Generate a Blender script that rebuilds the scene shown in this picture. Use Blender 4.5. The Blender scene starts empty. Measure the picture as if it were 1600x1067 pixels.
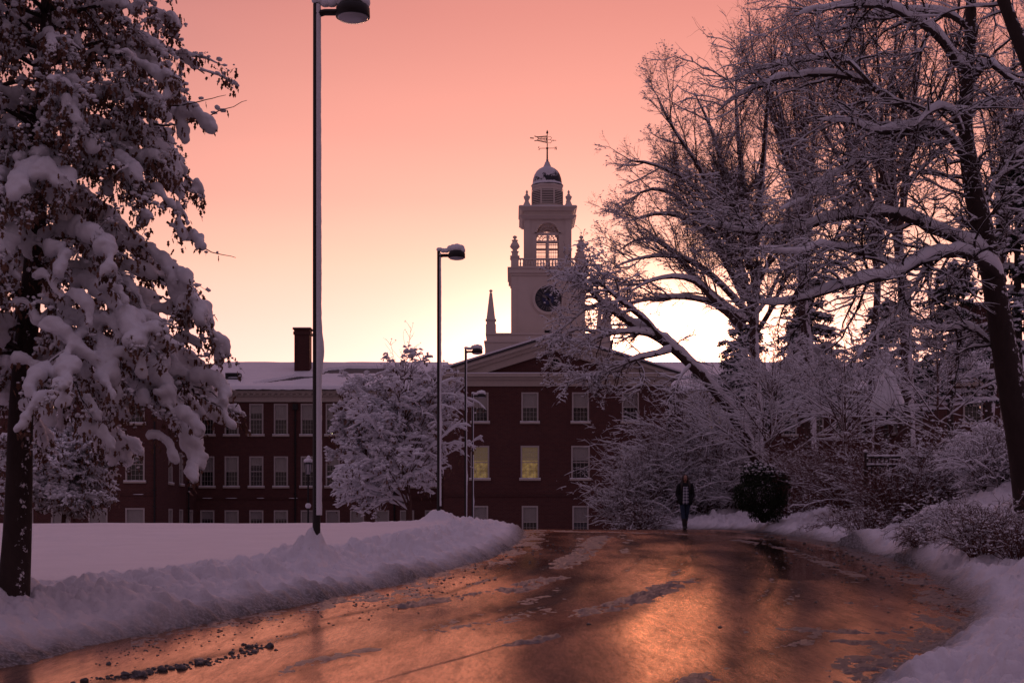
import bpy, bmesh, math, random
import numpy as np
from mathutils import Vector, Matrix
R = math.radians
SC = bpy.context.scene
COL = SC.collection
F = 2222.2; HY = 825.0; EYE = 1.6          # focal length in photo pixels, horizon row, eye height

# ------------------------------------------------------------------ camera
cam = bpy.data.cameras.new('camera'); camo = bpy.data.objects.new('camera', cam); COL.objects.link(camo)
camo.location = (0, 0, EYE); camo.rotation_euler = (R(90), 0, 0)
cam.sensor_width = 36; cam.lens = 50; cam.shift_y = (HY - 533.5) / 1600
cam.clip_start = 0.1; cam.clip_end = 3000
SC.camera = camo
# ------------------------------------------------------------------ world: dusk sky
SUN_AZ = 8.0; SUN_EL = 5.0                     # degrees right of the view axis, above the horizon
W = bpy.data.worlds.new('World'); SC.world = W; W.use_nodes = True
nt = W.node_tree; nt.nodes.clear()
def wn(t, **k):
    n = nt.nodes.new(t)
    for a, b in k.items(): setattr(n, a, b)
    return n
def wmath(op, a, b=None, c=None, clamp=False):
    n = wn('ShaderNodeMath', operation=op); n.use_clamp = clamp
    for i, v in enumerate((a, b, c)):
        if v is None: continue
        if isinstance(v, (int, float)): n.inputs[i].default_value = v
        else: nt.links.new(v, n.inputs[i])
    return n.outputs[0]
tc = wn('ShaderNodeTexCoord'); sep = wn('ShaderNodeSeparateXYZ'); nt.links.new(tc.outputs['Generated'], sep.inputs[0])
el = wmath('MULTIPLY', wmath('ARCSINE', sep.outputs[2]), 180 / math.pi)
az = wmath('MULTIPLY', wmath('ARCTAN2', sep.outputs[0], sep.outputs[1]), 180 / math.pi)
daz = wmath('ABSOLUTE', wmath('SUBTRACT', az, SUN_AZ))
def ramp(fac, stops):
    n = wn('ShaderNodeValToRGB'); nt.links.new(fac, n.inputs[0]); cr = n.color_ramp
    cr.interpolation = 'B_SPLINE' if False else 'LINEAR'
    while len(cr.elements) < len(stops): cr.elements.new(0.5)
    for e, (p, c) in zip(cr.elements, stops):
        e.position = p; e.color = (c[0], c[1], c[2], 1)
    return n.outputs[0]
SK = 3.0
def st(l): return [((e + 10) / 100, tuple(v / SK for v in c)) for e, c in l]
e01 = wmath('DIVIDE', wmath('ADD', el, 10), 100, clamp=True)
sunset = ramp(e01, st([(-10, (.30, .13, .12)), (-1, (1.2, .50, .34)), (2, (2.5, 1.25, .80)), (5, (2.5, 1.28, 1.02)), (7.3, (2.15, 1.02, .83)), (10.6, (1.6, .76, .56)),
                       (13, (1.32, .56, .43)), (15.5, (1.08, .435, .345)), (20, (.84, .30, .25)), (26, (.60, .24, .24)), (36, (.36, .19, .23)),
                       (50, (.29, .185, .26)), (90, (.25, .185, .285))]))
away = ramp(e01, st([(-10, (.05, .035, .04)), (-1, (.10, .062, .07)), (4, (.15, .088, .105)), (12, (.19, .115, .145)), (25, (.21, .135, .19)), (45, (.23, .165, .245)), (90, (.25, .185, .285))]))
nz = wn('ShaderNodeTexNoise'); nz.inputs['Scale'].default_value = 2.2; nz.inputs['Detail'].default_value = 3
mp = wn('ShaderNodeMapping'); mp.inputs['Scale'].default_value = (1, 1, 6); nt.links.new(tc.outputs['Generated'], mp.inputs[0]); nt.links.new(mp.outputs[0], nz.inputs[0])
daz2 = wmath('ADD', daz, wmath('MULTIPLY', wmath('SUBTRACT', nz.outputs[0], .5), 10))
fz = wmath('SMOOTH_MIN', 1.0, 1.0)
mr = wn('ShaderNodeMapRange', interpolation_type='SMOOTHSTEP'); nt.links.new(daz2, mr.inputs[0])
mr.inputs[1].default_value = 3; mr.inputs[2].default_value = 58; mr.inputs[3].default_value = 0; mr.inputs[4].default_value = 1
mx = wn('ShaderNodeMix', data_type='RGBA'); nt.links.new(mr.outputs[0], mx.inputs[0]); nt.links.new(sunset, mx.inputs[6]); nt.links.new(away, mx.inputs[7])
ga = wmath('DIVIDE', wmath('SUBTRACT', az, 5.5), 6.2); ge = wmath('DIVIDE', wmath('SUBTRACT', el, 3.2), 4.0)
gg = wmath('EXPONENT', wmath('MULTIPLY', wmath('ADD', wmath('MULTIPLY', ga, ga), wmath('MULTIPLY', ge, ge)), -1.0))
bgg = wn('ShaderNodeBackground'); bgg.inputs[0].default_value = (1.0, .42, .24, 1); nt.links.new(wmath('MULTIPLY', gg, 14.0), bgg.inputs[1])
bg = wn('ShaderNodeBackground'); nt.links.new(mx.outputs[2], bg.inputs[0]); bg.inputs[1].default_value = SK
sky = wn('ShaderNodeTexSky', sky_type='NISHITA'); sky.sun_disc = False; sky.sun_elevation = R(SUN_EL); sky.sun_rotation = R(SUN_AZ)
bg2 = wn('ShaderNodeBackground'); nt.links.new(sky.outputs[0], bg2.inputs[0]); bg2.inputs[1].default_value = 0.002
add = wn('ShaderNodeAddShader'); nt.links.new(bg.outputs[0], add.inputs[0]); nt.links.new(bg2.outputs[0], add.inputs[1])
add2 = wn('ShaderNodeAddShader'); nt.links.new(add.outputs[0], add2.inputs[0]); nt.links.new(bgg.outputs[0], add2.inputs[1])
wo = wn('ShaderNodeOutputWorld'); nt.links.new(add2.outputs[0], wo.inputs[0])
# ------------------------------------------------------------------ sun (almost set, behind the hall)
sl = bpy.data.lights.new('sun', 'SUN'); sl.energy = 0.25; sl.angle = R(10); sl.color = (1, .42, .22)
so = bpy.data.objects.new('sun', sl); COL.objects.link(so)
_d = Vector((math.sin(R(SUN_AZ)) * math.cos(R(SUN_EL)), math.cos(R(SUN_AZ)) * math.cos(R(SUN_EL)), math.sin(R(SUN_EL))))
so.rotation_euler = (-_d).to_track_quat('-Z', 'Y').to_euler()
vs = SC.view_settings; vs.view_transform = 'Standard'; vs.look = 'None'; vs.gamma = 1; vs.use_curve_mapping = False
vs.exposure = 0.0
SC.cycles.max_bounces = 6; SC.cycles.diffuse_bounces = 3; SC.cycles.glossy_bounces = 3; SC.cycles.transparent_max_bounces = 12
SC.cycles.use_denoising = True

# ------------------------------------------------------------------ helpers
def P(px, py, D):                                # photo pixel at distance D -> world point
    return np.array([(px - 800) / F * D, D, EYE + (HY - py) / F * D])
def setp(o, label=None, cat=None, group=None, kind=None):
    if label: o['label'] = label
    if cat: o['category'] = cat
    if group: o['group'] = group
    if kind: o['kind'] = kind
    return o
def thing(name, label, cat, loc=(0, 0, 0), rz=0, group=None):
    o = bpy.data.objects.new(name, None); COL.objects.link(o); o.location = loc; o.rotation_euler = (0, 0, rz)
    o.empty_display_size = 0.3
    return setp(o, label, cat, group)
class MB:
    """collects vertices and faces, then builds ONE mesh object"""
    def __init__(s): s.v = []; s.f = {}; s.n = 0
    def add(s, v, f, mi=0):
        v = np.asarray(v, dtype=np.float64).reshape(-1, 3); s.v.append(v)
        f = np.asarray(f, dtype=np.int64)
        s.f.setdefault((f.shape[1], mi), []).append(f + s.n); s.n += len(v)
        return s
    def box(s, a, b, mi=0):
        x0, y0, z0 = a; x1, y1, z1 = b
        v = [(x0,y0,z0),(x1,y0,z0),(x1,y1,z0),(x0,y1,z0),(x0,y0,z1),(x1,y0,z1),(x1,y1,z1),(x0,y1,z1)]
        return s.add(v, [(0,3,2,1),(4,5,6,7),(0,1,5,4),(1,2,6,5),(2,3,7,6),(3,0,4,7)], mi)
    def quad(s, a, b, c, d, mi=0): return s.add([a, b, c, d], [(0, 1, 2, 3)], mi)
    def prism(s, poly, d, mi=0):                # poly: closed 3-D polygon, d: extrusion vector
        poly = np.asarray(poly, float); n = len(poly); d = np.asarray(d, float)
        v = np.concatenate([poly, poly + d]); 
        s.add(v, [(i, (i+1) % n, (i+1) % n + n, i + n) for i in range(n)], mi)
        s.add(poly, [tuple(range(n))[::-1]], mi); s.add(poly + d, [tuple(range(n))], mi)
        return s
    def lathe(s, prof, c=(0,0,0), n=24, mi=0, a0=0.0, sq=None):
        prof = np.asarray(prof, float); m = len(prof)
        a = np.arange(n) / n * 2 * math.pi + a0
        x = np.cos(a); y = np.sin(a)
        v = np.stack([prof[:, 0][:, None] * x + c[0], prof[:, 0][:, None] * y + c[1], np.repeat(prof[:, 1][:, None], n, 1) + c[2]], -1).reshape(-1, 3)
        i, j = np.meshgrid(np.arange(m-1), np.arange(n), indexing='ij'); j2 = (j+1) % n
        s.add(v, np.stack([i*n+j, i*n+j2, (i+1)*n+j2, (i+1)*n+j], -1).reshape(-1, 4), mi)
        s.add(v[:n], [tuple(range(n))[::-1]], mi); s.add(v[-n:], [tuple(range(n))], mi)
        return s
    def tubes(s, pts, rad, sides=4, mi=0, cap=True):   # pts (B,n,3) rad (B,n)
        pts = np.asarray(pts, float); rad = np.asarray(rad, float)
        if pts.ndim == 2: pts = pts[None]; rad = rad[None]
        B, n, _ = pts.shape
        if B == 0: return s
        t = np.gradient(pts, axis=1); t /= np.linalg.norm(t, axis=2, keepdims=True) + 1e-9
        m = pts[:, -1] - pts[:, 0]; m /= np.linalg.norm(m, axis=1, keepdims=True) + 1e-9
        ref = np.where(np.abs(m[:, 2:3]) > .75, np.array([[1., .13, 0]]), np.array([[0, 0, 1.]]))[:, None, :]
        u = np.cross(t, np.broadcast_to(ref, t.shape)); u /= np.linalg.norm(u, axis=2, keepdims=True) + 1e-9
        w = np.cross(u, t)
        a = np.arange(sides) / sides * 2 * math.pi
        v = pts[:, :, None, :] + rad[:, :, None, None] * (np.cos(a)[None, None, :, None] * u[:, :, None, :] + np.sin(a)[None, None, :, None] * w[:, :, None, :])
        b, i, j = np.meshgrid(np.arange(B), np.arange(n-1), np.arange(sides), indexing='ij'); j2 = (j+1) % sides
        o = b * n * sides
        s.add(v, np.stack([o+i*sides+j, o+i*sides+j2, o+(i+1)*sides+j2, o+(i+1)*sides+j], -1).reshape(-1, 4), mi)
        if cap and sides > 3:
            k = np.arange(B)[:, None] * n * sides + np.arange(sides)[None, :]
            s.f.setdefault((sides, mi), []).append((k + s.n - B*n*sides)[:, ::-1]); s.f[(sides, mi)].append(k + (n-1)*sides + s.n - B*n*sides)
        return s
    def inst(s, tv, tf, cen, scl, rot=None, mi=0):     # template copied to many places: cen (N,3) scl (N,3) rot (N,3,3)
        tv = np.asarray(tv, float); tf = np.asarray(tf); cen = np.asarray(cen, float); N = len(cen)
        if N == 0: return s
        v = tv[None] * np.asarray(scl, float)[:, None, :]
        if rot is not None: v = np.einsum('nij,nkj->nki', rot, v)
        v = v + cen[:, None, :]
        f = tf[None] + (np.arange(N) * len(tv))[:, None, None]
        return s.add(v, f.reshape(-1, tf.shape[1]), mi)
    def build(s, name, mats, parent=None, smooth=False, label=None, cat=None, group=None, kind=None):
        v = np.concatenate(s.v).astype(np.float32) if s.v else np.zeros((0, 3), np.float32)
        me = bpy.data.meshes.new(name); me.vertices.add(len(v)); me.vertices.foreach_set('co', v.ravel())
        li = []; ls = []; tot = 0; mi = []
        for (k, m), fl in s.f.items():
            f = np.concatenate(fl); li.append(f.ravel()); ls.append(tot + np.arange(len(f)) * k); tot += f.size; mi.append(np.full(len(f), m))
        li = np.concatenate(li); ls = np.concatenate(ls); mi = np.concatenate(mi)
        me.loops.add(len(li)); me.loops.foreach_set('vertex_index', li.astype(np.int32))
        me.polygons.add(len(ls)); me.polygons.foreach_set('loop_start', ls.astype(np.int32))
        me.polygons.foreach_set('material_index', mi.astype(np.int32))
        me.polygons.foreach_set('use_smooth', np.full(len(ls), smooth))
        me.update(calc_edges=True); me.validate()
        for m in (mats if isinstance(mats, (list, tuple)) else [mats]): me.materials.append(m)
        o = bpy.data.objects.new(name, me); COL.objects.link(o)
        if parent is not None: o.parent = parent
        return setp(o, label, cat, group, kind)
def cp(o, parent=None):
    c = o.copy(); COL.objects.link(c)
    if parent is not None: c.parent = parent
    for ch in o.children: cp(ch, c)
    return c
def local(o):            # world-space mesh under a moved thing
    o.matrix_parent_inverse = Matrix.Translation(o.parent.location).inverted() if o.parent else Matrix()
    return o

# ------------------------------------------------------------------ noise
def _h(ix, iy, s):
    h = (ix.astype(np.int64) * 374761393 + iy.astype(np.int64) * 668265263 + s * 974634777) & 0xffffffff
    h = ((h ^ (h >> 13)) * 1274126177) & 0xffffffff
    return ((h ^ (h >> 16)) & 0xffff) / 65535.0
def vnoise(x, y, s=0):
    ix = np.floor(x); iy = np.floor(y); fx = x - ix; fy = y - iy
    ux = fx*fx*fx*(fx*(fx*6-15)+10); uy = fy*fy*fy*(fy*(fy*6-15)+10)
    a = _h(ix, iy, s); b = _h(ix+1, iy, s); c = _h(ix, iy+1, s); d = _h(ix+1, iy+1, s)
    return (a*(1-ux)+b*ux)*(1-uy) + (c*(1-ux)+d*ux)*uy
def fbm(x, y, s=0, o=4):
    t = 0; a = .5
    for k in range(o):
        t = t + a * (vnoise(x, y, s + k) * 2 - 1); ca, sa = .8, .6
        x, y = (x*ca - y*sa) * 2.03 + 7.3, (x*sa + y*ca) * 2.03 + 1.7; a *= .5
    return t
def lumps(x, y, s=0):                            # scattered rounded chunks, 0..1
    ix = np.floor(x); iy = np.floor(y); out = np.zeros_like(x)
    for dx in (-1, 0, 1):
        for dy in (-1, 0, 1):
            jx = ix + dx; jy = iy + dy
            cx = jx + _h(jx, jy, s); cy = jy + _h(jx, jy, s + 1); r = .25 + .55 * _h(jx, jy, s + 2)**2
            d2 = ((x - cx)**2 + (y - cy)**2) / r**2
            out = np.maximum(out, np.sqrt(np.clip(1 - d2, 0, 1)) * r)
    return out
def sst(a, b, x):
    t = np.clip((x - a) / (b - a), 0, 1); return t*t*(3 - 2*t)

# ------------------------------------------------------------------ terrain model
_Y = np.array([-50, 0, 36, 40, 43, 46, 50, 54, 60, 85, 95, 3000.]); 
_yy = np.arange(-50, 140, .25)
_sl = np.interp(_yy, [-50, 34, 46, 54, 84, 92, 140], [.0392, .0392, 0, -.05, -.05, 0, 0])
_zz = np.cumsum(_sl) * .25; _zz -= np.interp(0, _yy, _zz)
def base(y): return np.interp(y, _yy, _zz)
def ray_ground(px, py, off=0.0):                # where the ray through a photo pixel meets base+off
    d = np.arange(4, 46, .02); z = EYE + (HY - py) / F * d; g = base(d) + off
    k = np.argmax(z <= g)
    if not (z <= g).any(): k = np.argmin(np.abs(z - g))
    return np.array([(px - 800) / F * d[k], d[k]])
LE = [ray_ground(*p) for p in [(0,1047),(200,1010),(400,966),(560,935),(700,900),(780,872),(818,848),(822,832)]]
RE = [ray_ground(*p) for p in [(1270,1075),(1400,1005),(1480,965),(1500,930),(1420,882),(1300,850),(1170,829)]]
LE = np.array([[-5.6, 6]] + LE); RE = np.array([[.4, 6]] + RE)
_ys = [6, 9, 11, 13, 15, 17.5, 20, 23, 26, 29, 32, 36, 40.5]
cl = [(.5 * (np.interp(y, LE[:,1], LE[:,0]) + np.interp(y, RE[:,1], RE[:,0])), y, .5 * (np.interp(y, RE[:,1], RE[:,0]) - np.interp(y, LE[:,1], LE[:,0]))) for y in _ys]
cl = [(-5.2, -14, 3.6), (-3.8, 0, 3.6)] + cl + [(3.2, 44.5, 3.6), (.9, 48.5, 3.4), (-4, 52, 3.4), (-14, 56, 3.4), (-40, 60, 3.4)]
cl = np.array(cl)
def smooth_poly(c, n=3):
    for _ in range(n):
        q = c[:-1] * .75 + c[1:] * .25; r = c[:-1] * .25 + c[1:] * .75
        c = np.concatenate([c[:1], np.stack([q, r], 1).reshape(-1, c.shape[1]), c[-1:]])
    return c
CL = smooth_poly(cl, 2)
def road_sd(x, y):                                # signed distance from the road edge (+ outside) and side (+ right)
    best = np.full(x.shape, 1e9); side = np.zeros(x.shape)
    for a, b in zip(CL[:-1], CL[1:]):
        dx, dy = b[0] - a[0], b[1] - a[1]; L2 = dx*dx + dy*dy
        t = np.clip(((x - a[0]) * dx + (y - a[1]) * dy) / L2, 0, 1)
        ex = x - (a[0] + t*dx); ey = y - (a[1] + t*dy)
        d = np.hypot(ex, ey) - (a[2] + t * (b[2] - a[2]))
        m = d < best; best = np.where(m, d, best); side = np.where(m, np.sign(dy * ex - dx * ey), side)
    return best, side
MOUNDS = [(-2.85, 20.7, .299, .42), (-2.16, 41.8, .5, .32), (-4.93, 14.0, .34, .09), (-4.05, 14.6, .24, .10), (-3.62, 14.9, .2, .09), (-3.1, 16.6, .25, .10), (-2.7, 17.9, .22, .10), (-2.1, 24.5, .35, .12),
          (8.6, 25, 1.5, .55), (6.9, 30, 1.0, .35), (10, 29, 1.6, .5), (6.2, 35.5, .9, .3)]
def ground_z(x, y):
    x = np.asarray(x, float); y = np.asarray(y, float); shp = x.shape; x = x.ravel(); y = y.ravel()
    d, s = road_sd(x, y); r = np.hypot(x, y)
    near = np.clip(1.3 - r / 60, 0.25, 1)
    dn = d + .20 * fbm(x * 1.1, y * 1.1, 5, 3) + .08 * fbm(x * 6, y * 6, 9, 2)
    wild = sst(.0, .5, dn)
    lump = lumps(x * 1.5, y * 1.5, 11) * .36 + lumps(x * 3.1 + 3, y * 3.1, 31) * .34 + lumps(x * 5.0, y * 5.0 + 2, 51) * .42 + lumps(x * 11, y * 11, 61) * .20 + .16 * fbm(x * 8, y * 8, 66, 4)
    # left: ploughed bank then smooth lawn
    off = np.interp(y, [8, 46, 60], [.34, .20, .12])
    bw = np.exp(-((dn - 1.35) / .85)**2)
    left = .13 * sst(-.02, .3, dn) + (off - .13) * sst(.1, 2.1, dn) + (1 - sst(43.5, 47, y)) * bw * (.01 + .24 * lump + .05 * fbm(x*4.5, y*4.5, 75, 4)) + (1 - sst(43.5, 47, y)) * .10 * lump * sst(.1, .5, dn) * (1 - sst(2.0, 3.4, dn)) + (1 - sst(43.5, 47, y)) * wild * (1 - sst(1.6, 3.2, dn)) * .08 * fbm(x*2.2, y*2.2, 71, 4)
    left = left + sst(1.5, 4, dn) * (-.045 * lumps(x*1.7, y*.9, 95) * sst(.10, .3, fbm(x*.5, y*.3, 97, 2)) + .035 * fbm(x * .35, y * .25, 81, 3) - .035 * np.clip(fbm(x*1.3, y*.9, 91, 3) - .24, 0, 1))
    # right: rough snow rising into the planting
    rise = np.interp(y, [8, 14, 22, 30, 46], [.10, .22, .55, .85, .40])
    right = .13 * sst(-.02, .55, dn) + .16 * sst(.3, 2.2, dn) + rise * sst(1.0, 4.6, dn)
    right = right + wild * (.34 * lump * (.45 + .55 * sst(.2, 1.2, dn)) + .14 * fbm(x*2.0, y*2.0, 101, 5) + .07 * fbm(x*7, y*7, 111, 4)) * (1 - .5 * sst(3, 7, dn))
    right = right * (1 - .8 * sst(47, 49.5, y) * (x < 4.5)) 
    g = np.where(s > 0, right, left)
    for mx_, my_, mr_, mh_ in MOUNDS:
        q = np.hypot(x - mx_, y - my_) / mr_
        g = g + mh_ * np.exp(-q * 1.1) * (dn > .05) if mr_ <= .3 else g + mh_ * np.exp(-q**2) * (dn > .05)
    z = base(y) + np.where(dn < 0, np.maximum(dn * .35, -.12), g)
    return z.reshape(shp)
def gz(x, y): return float(ground_z(np.array([x]), np.array([y]))[0])
def road_h(x, y):                                 # slight ruts and crown so that the wet surface mirrors unevenly
    d_, s_ = road_sd(np.atleast_1d(x).ravel(), np.atleast_1d(y).ravel()); u = (s_ * (d_ + 3.75)).reshape(np.shape(x))
    ruts = .0075 * np.sin(u * 3.3 + 1.6 * fbm(x * .2, y * .12, 151, 2)) * (.5 + .5 * np.cos(u * .7))
    return base(y) + ruts + .045 * fbm(x * .33, y * .22, 121, 2) + .004 * fbm(x * 1.6, y * .8, 131, 2)

# ------------------------------------------------------------------ materials
def mat(name, base=(.5, .5, .5), rough=.6, metal=0, spec=.5, emit=None, estr=1):
    m = bpy.data.materials.new(name); m.use_nodes = True; b = m.node_tree.nodes['Principled BSDF']
    b.inputs['Base Color'].default_value = (*base, 1); b.inputs['Roughness'].default_value = rough; b.inputs['Metallic'].default_value = metal
    b.inputs['Specular IOR Level'].default_value = spec
    if emit: b.inputs['Emission Color'].default_value = (*emit, 1); b.inputs['Emission Strength'].default_value = estr
    return m
class N:
    def __init__(s, m): s.t = m.node_tree; s.b = s.t.nodes.get('Principled BSDF')
    def new(s, t, **k):
        n = s.t.nodes.new(t)
        for a, b in k.items(): setattr(n, a, b)
        return n
    def lk(s, a, b): s.t.links.new(a, b)
    def coord(s, scale=(1, 1, 1), kind='Object', rot=(0, 0, 0)):
        c = s.new('ShaderNodeTexCoord'); m = s.new('ShaderNodeMapping'); m.inputs['Scale'].default_value = scale; m.inputs['Rotation'].default_value = rot
        s.lk(c.outputs[kind], m.inputs[0]); return m.outputs[0]
    def noise(s, vec, scale, detail=4, rough=.55):
        n = s.new('ShaderNodeTexNoise'); n.inputs['Scale'].default_value = scale; n.inputs['Detail'].default_value = detail; n.inputs['Roughness'].default_value = rough
        s.lk(vec, n.inputs['Vector']); return n.outputs[0]
    def ramp(s, fac, stops):
        n = s.new('ShaderNodeValToRGB'); s.lk(fac, n.inputs[0]); cr = n.color_ramp
        while len(cr.elements) < len(stops): cr.elements.new(.5)
        for e, (p, c) in zip(cr.elements, stops): e.position = p; e.color = (*c, 1) if len(c) == 3 else c
        return n.outputs[0]
    def mix(s, f, a, b):
        n = s.new('ShaderNodeMix', data_type='RGBA')
        for i, v in ((0, f), (6, a), (7, b)):
            if hasattr(v, 'is_linked'): s.lk(v, n.inputs[i])
            else: n.inputs[i].default_value = v if i == 0 else (*v, 1)
        return n.outputs[2]
    def math(s, op, a, b=0.0, clamp=False):
        n = s.new('ShaderNodeMath', operation=op); n.use_clamp = clamp
        for i, v in ((0, a), (1, b)):
            if hasattr(v, 'is_linked'): s.lk(v, n.inputs[i])
            else: n.inputs[i].default_value = v
        return n.outputs[0]
    def bump(s, h, strength=.3, dist=.02):
        n = s.new('ShaderNodeBump'); n.inputs['Strength'].default_value = strength; n.inputs['Distance'].default_value = dist
        s.lk(h, n.inputs['Height']); s.lk(n.outputs[0], s.b.inputs['Normal']); return n
SNOWC = (.82, .785, .83)
def snow_mat(name, tint=SNOWC, b=.5, dist=.02, sc=14):
    m = mat(name, tint, .55, spec=.3); n = N(m); v = n.coord()
    a = n.noise(v, sc, 6, .65); c = n.noise(v, .9, 3)
    n.lk(n.mix(n.ramp(c, [(.3, (0, 0, 0)), (.7, (1, 1, 1))]), tuple(x * .93 for x in tint), tint), n.b.inputs['Base Color'])
    n.bump(a, b, dist); return m
M = {}
M['snow'] = snow_mat('snow')
M['snow_soft'] = snow_mat('snow_on_branches', (.80, .79, .83), .35, .012, 22)
M['snow_far'] = mat('snow_far', (.78, .77, .81), .6, spec=.2)
# ploughed snow ground: clean on top, grit plus painted shade of the bank face near the road
m = M['ground'] = snow_mat('snow_ground', b=.9, dist=.035, sc=11); n = N(m)
at = n.new('ShaderNodeAttribute'); at.attribute_name = 'grit_shade'
v = n.coord(); fine = n.noise(v, 26, 5, .7); f = n.math('MULTIPLY', at.outputs['Fac'], n.ramp(fine, [(.3, (.55, .55, .55)), (.55, (1, 1, 1))]))
cl_ = n.b.inputs['Base Color'].links[0].from_socket
n.lk(n.mix(f, cl_, (.10, .085, .08)), n.b.inputs['Base Color'])
# wet asphalt
m = M['asphalt'] = mat('wet_asphalt', (.035, .028, .026), .3); n = N(m); v = n.coord()
grain = n.noise(v, 85, 3, .7); big = n.noise(n.coord((1, .35, 1)), .9, 4); mid = n.noise(n.coord((1, .55, 1)), 7, 5, .65)
wet = n.new('ShaderNodeAttribute'); wet.attribute_name = 'wet'
bs = n.ramp(big, [(.35, (.030, .024, .022)), (.7, (.060, .046, .040))]); n.lk(n.mix(n.ramp(grain, [(.45, (0, 0, 0)), (.75, (.6, .6, .6))]), bs, (.10, .085, .08)), n.b.inputs['Base Color'])
rr = n.math('ADD', n.math('ADD', n.math('MULTIPLY', mid, .06), n.math('MULTIPLY', n.ramp(big, [(.36, (0, 0, 0)), (.64, (1, 1, 1))]), .10)), .055); rr = n.math('SUBTRACT', rr, n.math('MULTIPLY', wet.outputs['Fac'], .07), clamp=True)
bm = n.new('ShaderNodeBump'); bm.inputs['Distance'].default_value = .006
n.lk(n.math('SUBTRACT', .13, n.math('MULTIPLY', wet.outputs['Fac'], .09)), bm.inputs['Strength'])
n.lk(n.math('ADD', grain, n.math('MULTIPLY', mid, .8)), bm.inputs['Height'])
n.b.inputs['Roughness'].default_value = .9; n.b.inputs['Specular IOR Level'].default_value = 0.1
gl = n.new('ShaderNodeBsdfGlossy'); gl.inputs['Color'].default_value = (1.0, .68, .52, 1)   # tint added so the melt water mirrors the dusk sky more orange
n.lk(rr, gl.inputs['Roughness']); n.lk(bm.outputs[0], gl.inputs['Normal']); n.lk(bm.outputs[0], n.b.inputs['Normal'])
fr = n.new('ShaderNodeFresnel'); fr.inputs['IOR'].default_value = 1.72
streak = n.noise(n.coord((2.2, .35, 1)), 2.4, 6, .7); film = n.math('MULTIPLY', n.ramp(streak, [(.34, (.70, .70, .70)), (.52, (1, 1, 1))]), n.ramp(grain, [(.34, (.6, .6, .6)), (.54, (1, 1, 1))]))
tk = n.new('ShaderNodeAttribute'); tk.attribute_name = 'track'; film = n.math('MULTIPLY', film, n.math('SUBTRACT', 1.0, n.math('MULTIPLY', tk.outputs['Fac'], .9)))
g2 = n.noise(n.coord((1, .16, 1)), 34, 3, .6); g3 = n.noise(n.coord((1, .14, 1)), 11, 4, .65); film = n.math('MULTIPLY', film, n.math('MULTIPLY', n.ramp(g2, [(.34, (.74, .74, .74)), (.56, (1, 1, 1))]), n.ramp(g3, [(.34, (.82, .82, .82)), (.54, (1, 1, 1))])))
film = n.math('MAXIMUM', film, n.math('MULTIPLY', wet.outputs['Fac'], .9))
ms = n.new('ShaderNodeMixShader'); n.lk(n.math('MULTIPLY', n.math('MULTIPLY', fr.outputs[0], film), 1.32, clamp=True), ms.inputs[0]); n.lk(n.b.outputs[0], ms.inputs[1]); n.lk(gl.outputs[0], ms.inputs[2])
n.lk(ms.outputs[0], n.t.nodes['Material Output'].inputs[0])
m = M['slush'] = mat('slush', (.20, .17, .17), .35, spec=.5); n = N(m); v = n.coord()
n.lk(n.ramp(n.noise(v, 18, 5, .7), [(.35, (.035, .028, .028)), (.7, (.17, .145, .15))]), n.b.inputs['Base Color']); n.bump(n.noise(v, 30, 4), .8, .02)
def brick_mat(name, tint=1.0):
    m = mat(name, (.2, .07, .05), .85, spec=.2); n = N(m)
    c = n.new('ShaderNodeTexCoord'); sp = n.new('ShaderNodeSeparateXYZ'); cb = n.new('ShaderNodeCombineXYZ'); n.lk(c.outputs['Object'], sp.inputs[0])
    n.lk(n.math('ADD', sp.outputs[0], sp.outputs[1]), cb.inputs[0]); n.lk(sp.outputs[2], cb.inputs[1])
    b = n.new('ShaderNodeTexBrick'); n.lk(cb.outputs[0], b.inputs['Vector']); b.inputs['Scale'].default_value = 1
    b.inputs['Brick Width'].default_value = .23; b.inputs['Row Height'].default_value = .085; b.inputs['Mortar Size'].default_value = .008
    b.inputs['Color1'].default_value = (.155*tint, .055*tint, .045*tint, 1); b.inputs['Color2'].default_value = (.11*tint, .04*tint, .036*tint, 1); b.inputs['Mortar'].default_value = (.15*tint, .10*tint, .09*tint, 1)
    lo = n.noise(c.outputs['Object'], .35, 4)
    n.lk(n.mix(n.ramp(lo, [(.3, (0, 0, 0)), (.7, (.45, .45, .45))]), b.outputs[0], (.10*tint, .035*tint, .03*tint)), n.b.inputs['Base Color']); return m
M['brick'] = brick_mat('red_brick', .72); M['brick_dark'] = brick_mat('chimney_brick', .6)
def worn(name, c, rough=.6, k=.8, sc=3):
    m = mat(name, c, rough, spec=.3); n = N(m); v = n.coord(); n.lk(n.mix(n.noise(v, sc, 5, .65), tuple(x*k for x in c), tuple(min(1, x*1.08) for x in c)), n.b.inputs['Base Color']); return m
M['trim'] = worn('cream_paint', (.50, .42, .36)); M['sash'] = worn('sash_paint', (.46, .40, .37)); M['towerwhite'] = worn('tower_paint', (.66, .56, .50), .6, .85, 1.2)
M['slate'] = worn('slate', (.07, .06, .065), .6, .7, 5); M['lead'] = None
M['iron'] = worn('black_iron', (.02, .018, .018), .5, .7, 6); M['steel'] = worn('dark_bronze_steel', (.022, .017, .016), .45, .8, 3)
M['blind'] = worn('window_blind', (.55, .50, .48), .8, .9, 2); M['litblind'] = mat('lit_window_blind', (.45, .38, .25), .8, emit=(.5, .33, .15), estr=.13); M['dark'] = mat('dark_interior', (.012, .009, .010), .9)
M['clockface'] = mat('clock_face', (.02, .02, .035), .5); M['clockmark'] = mat('clock_marks', (.16, .14, .14), .6); M['blue'] = mat('clock_blue', (.02, .025, .09), .5)
M['lens'] = mat('lamp_lens', (.42, .40, .42), .25)
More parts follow.
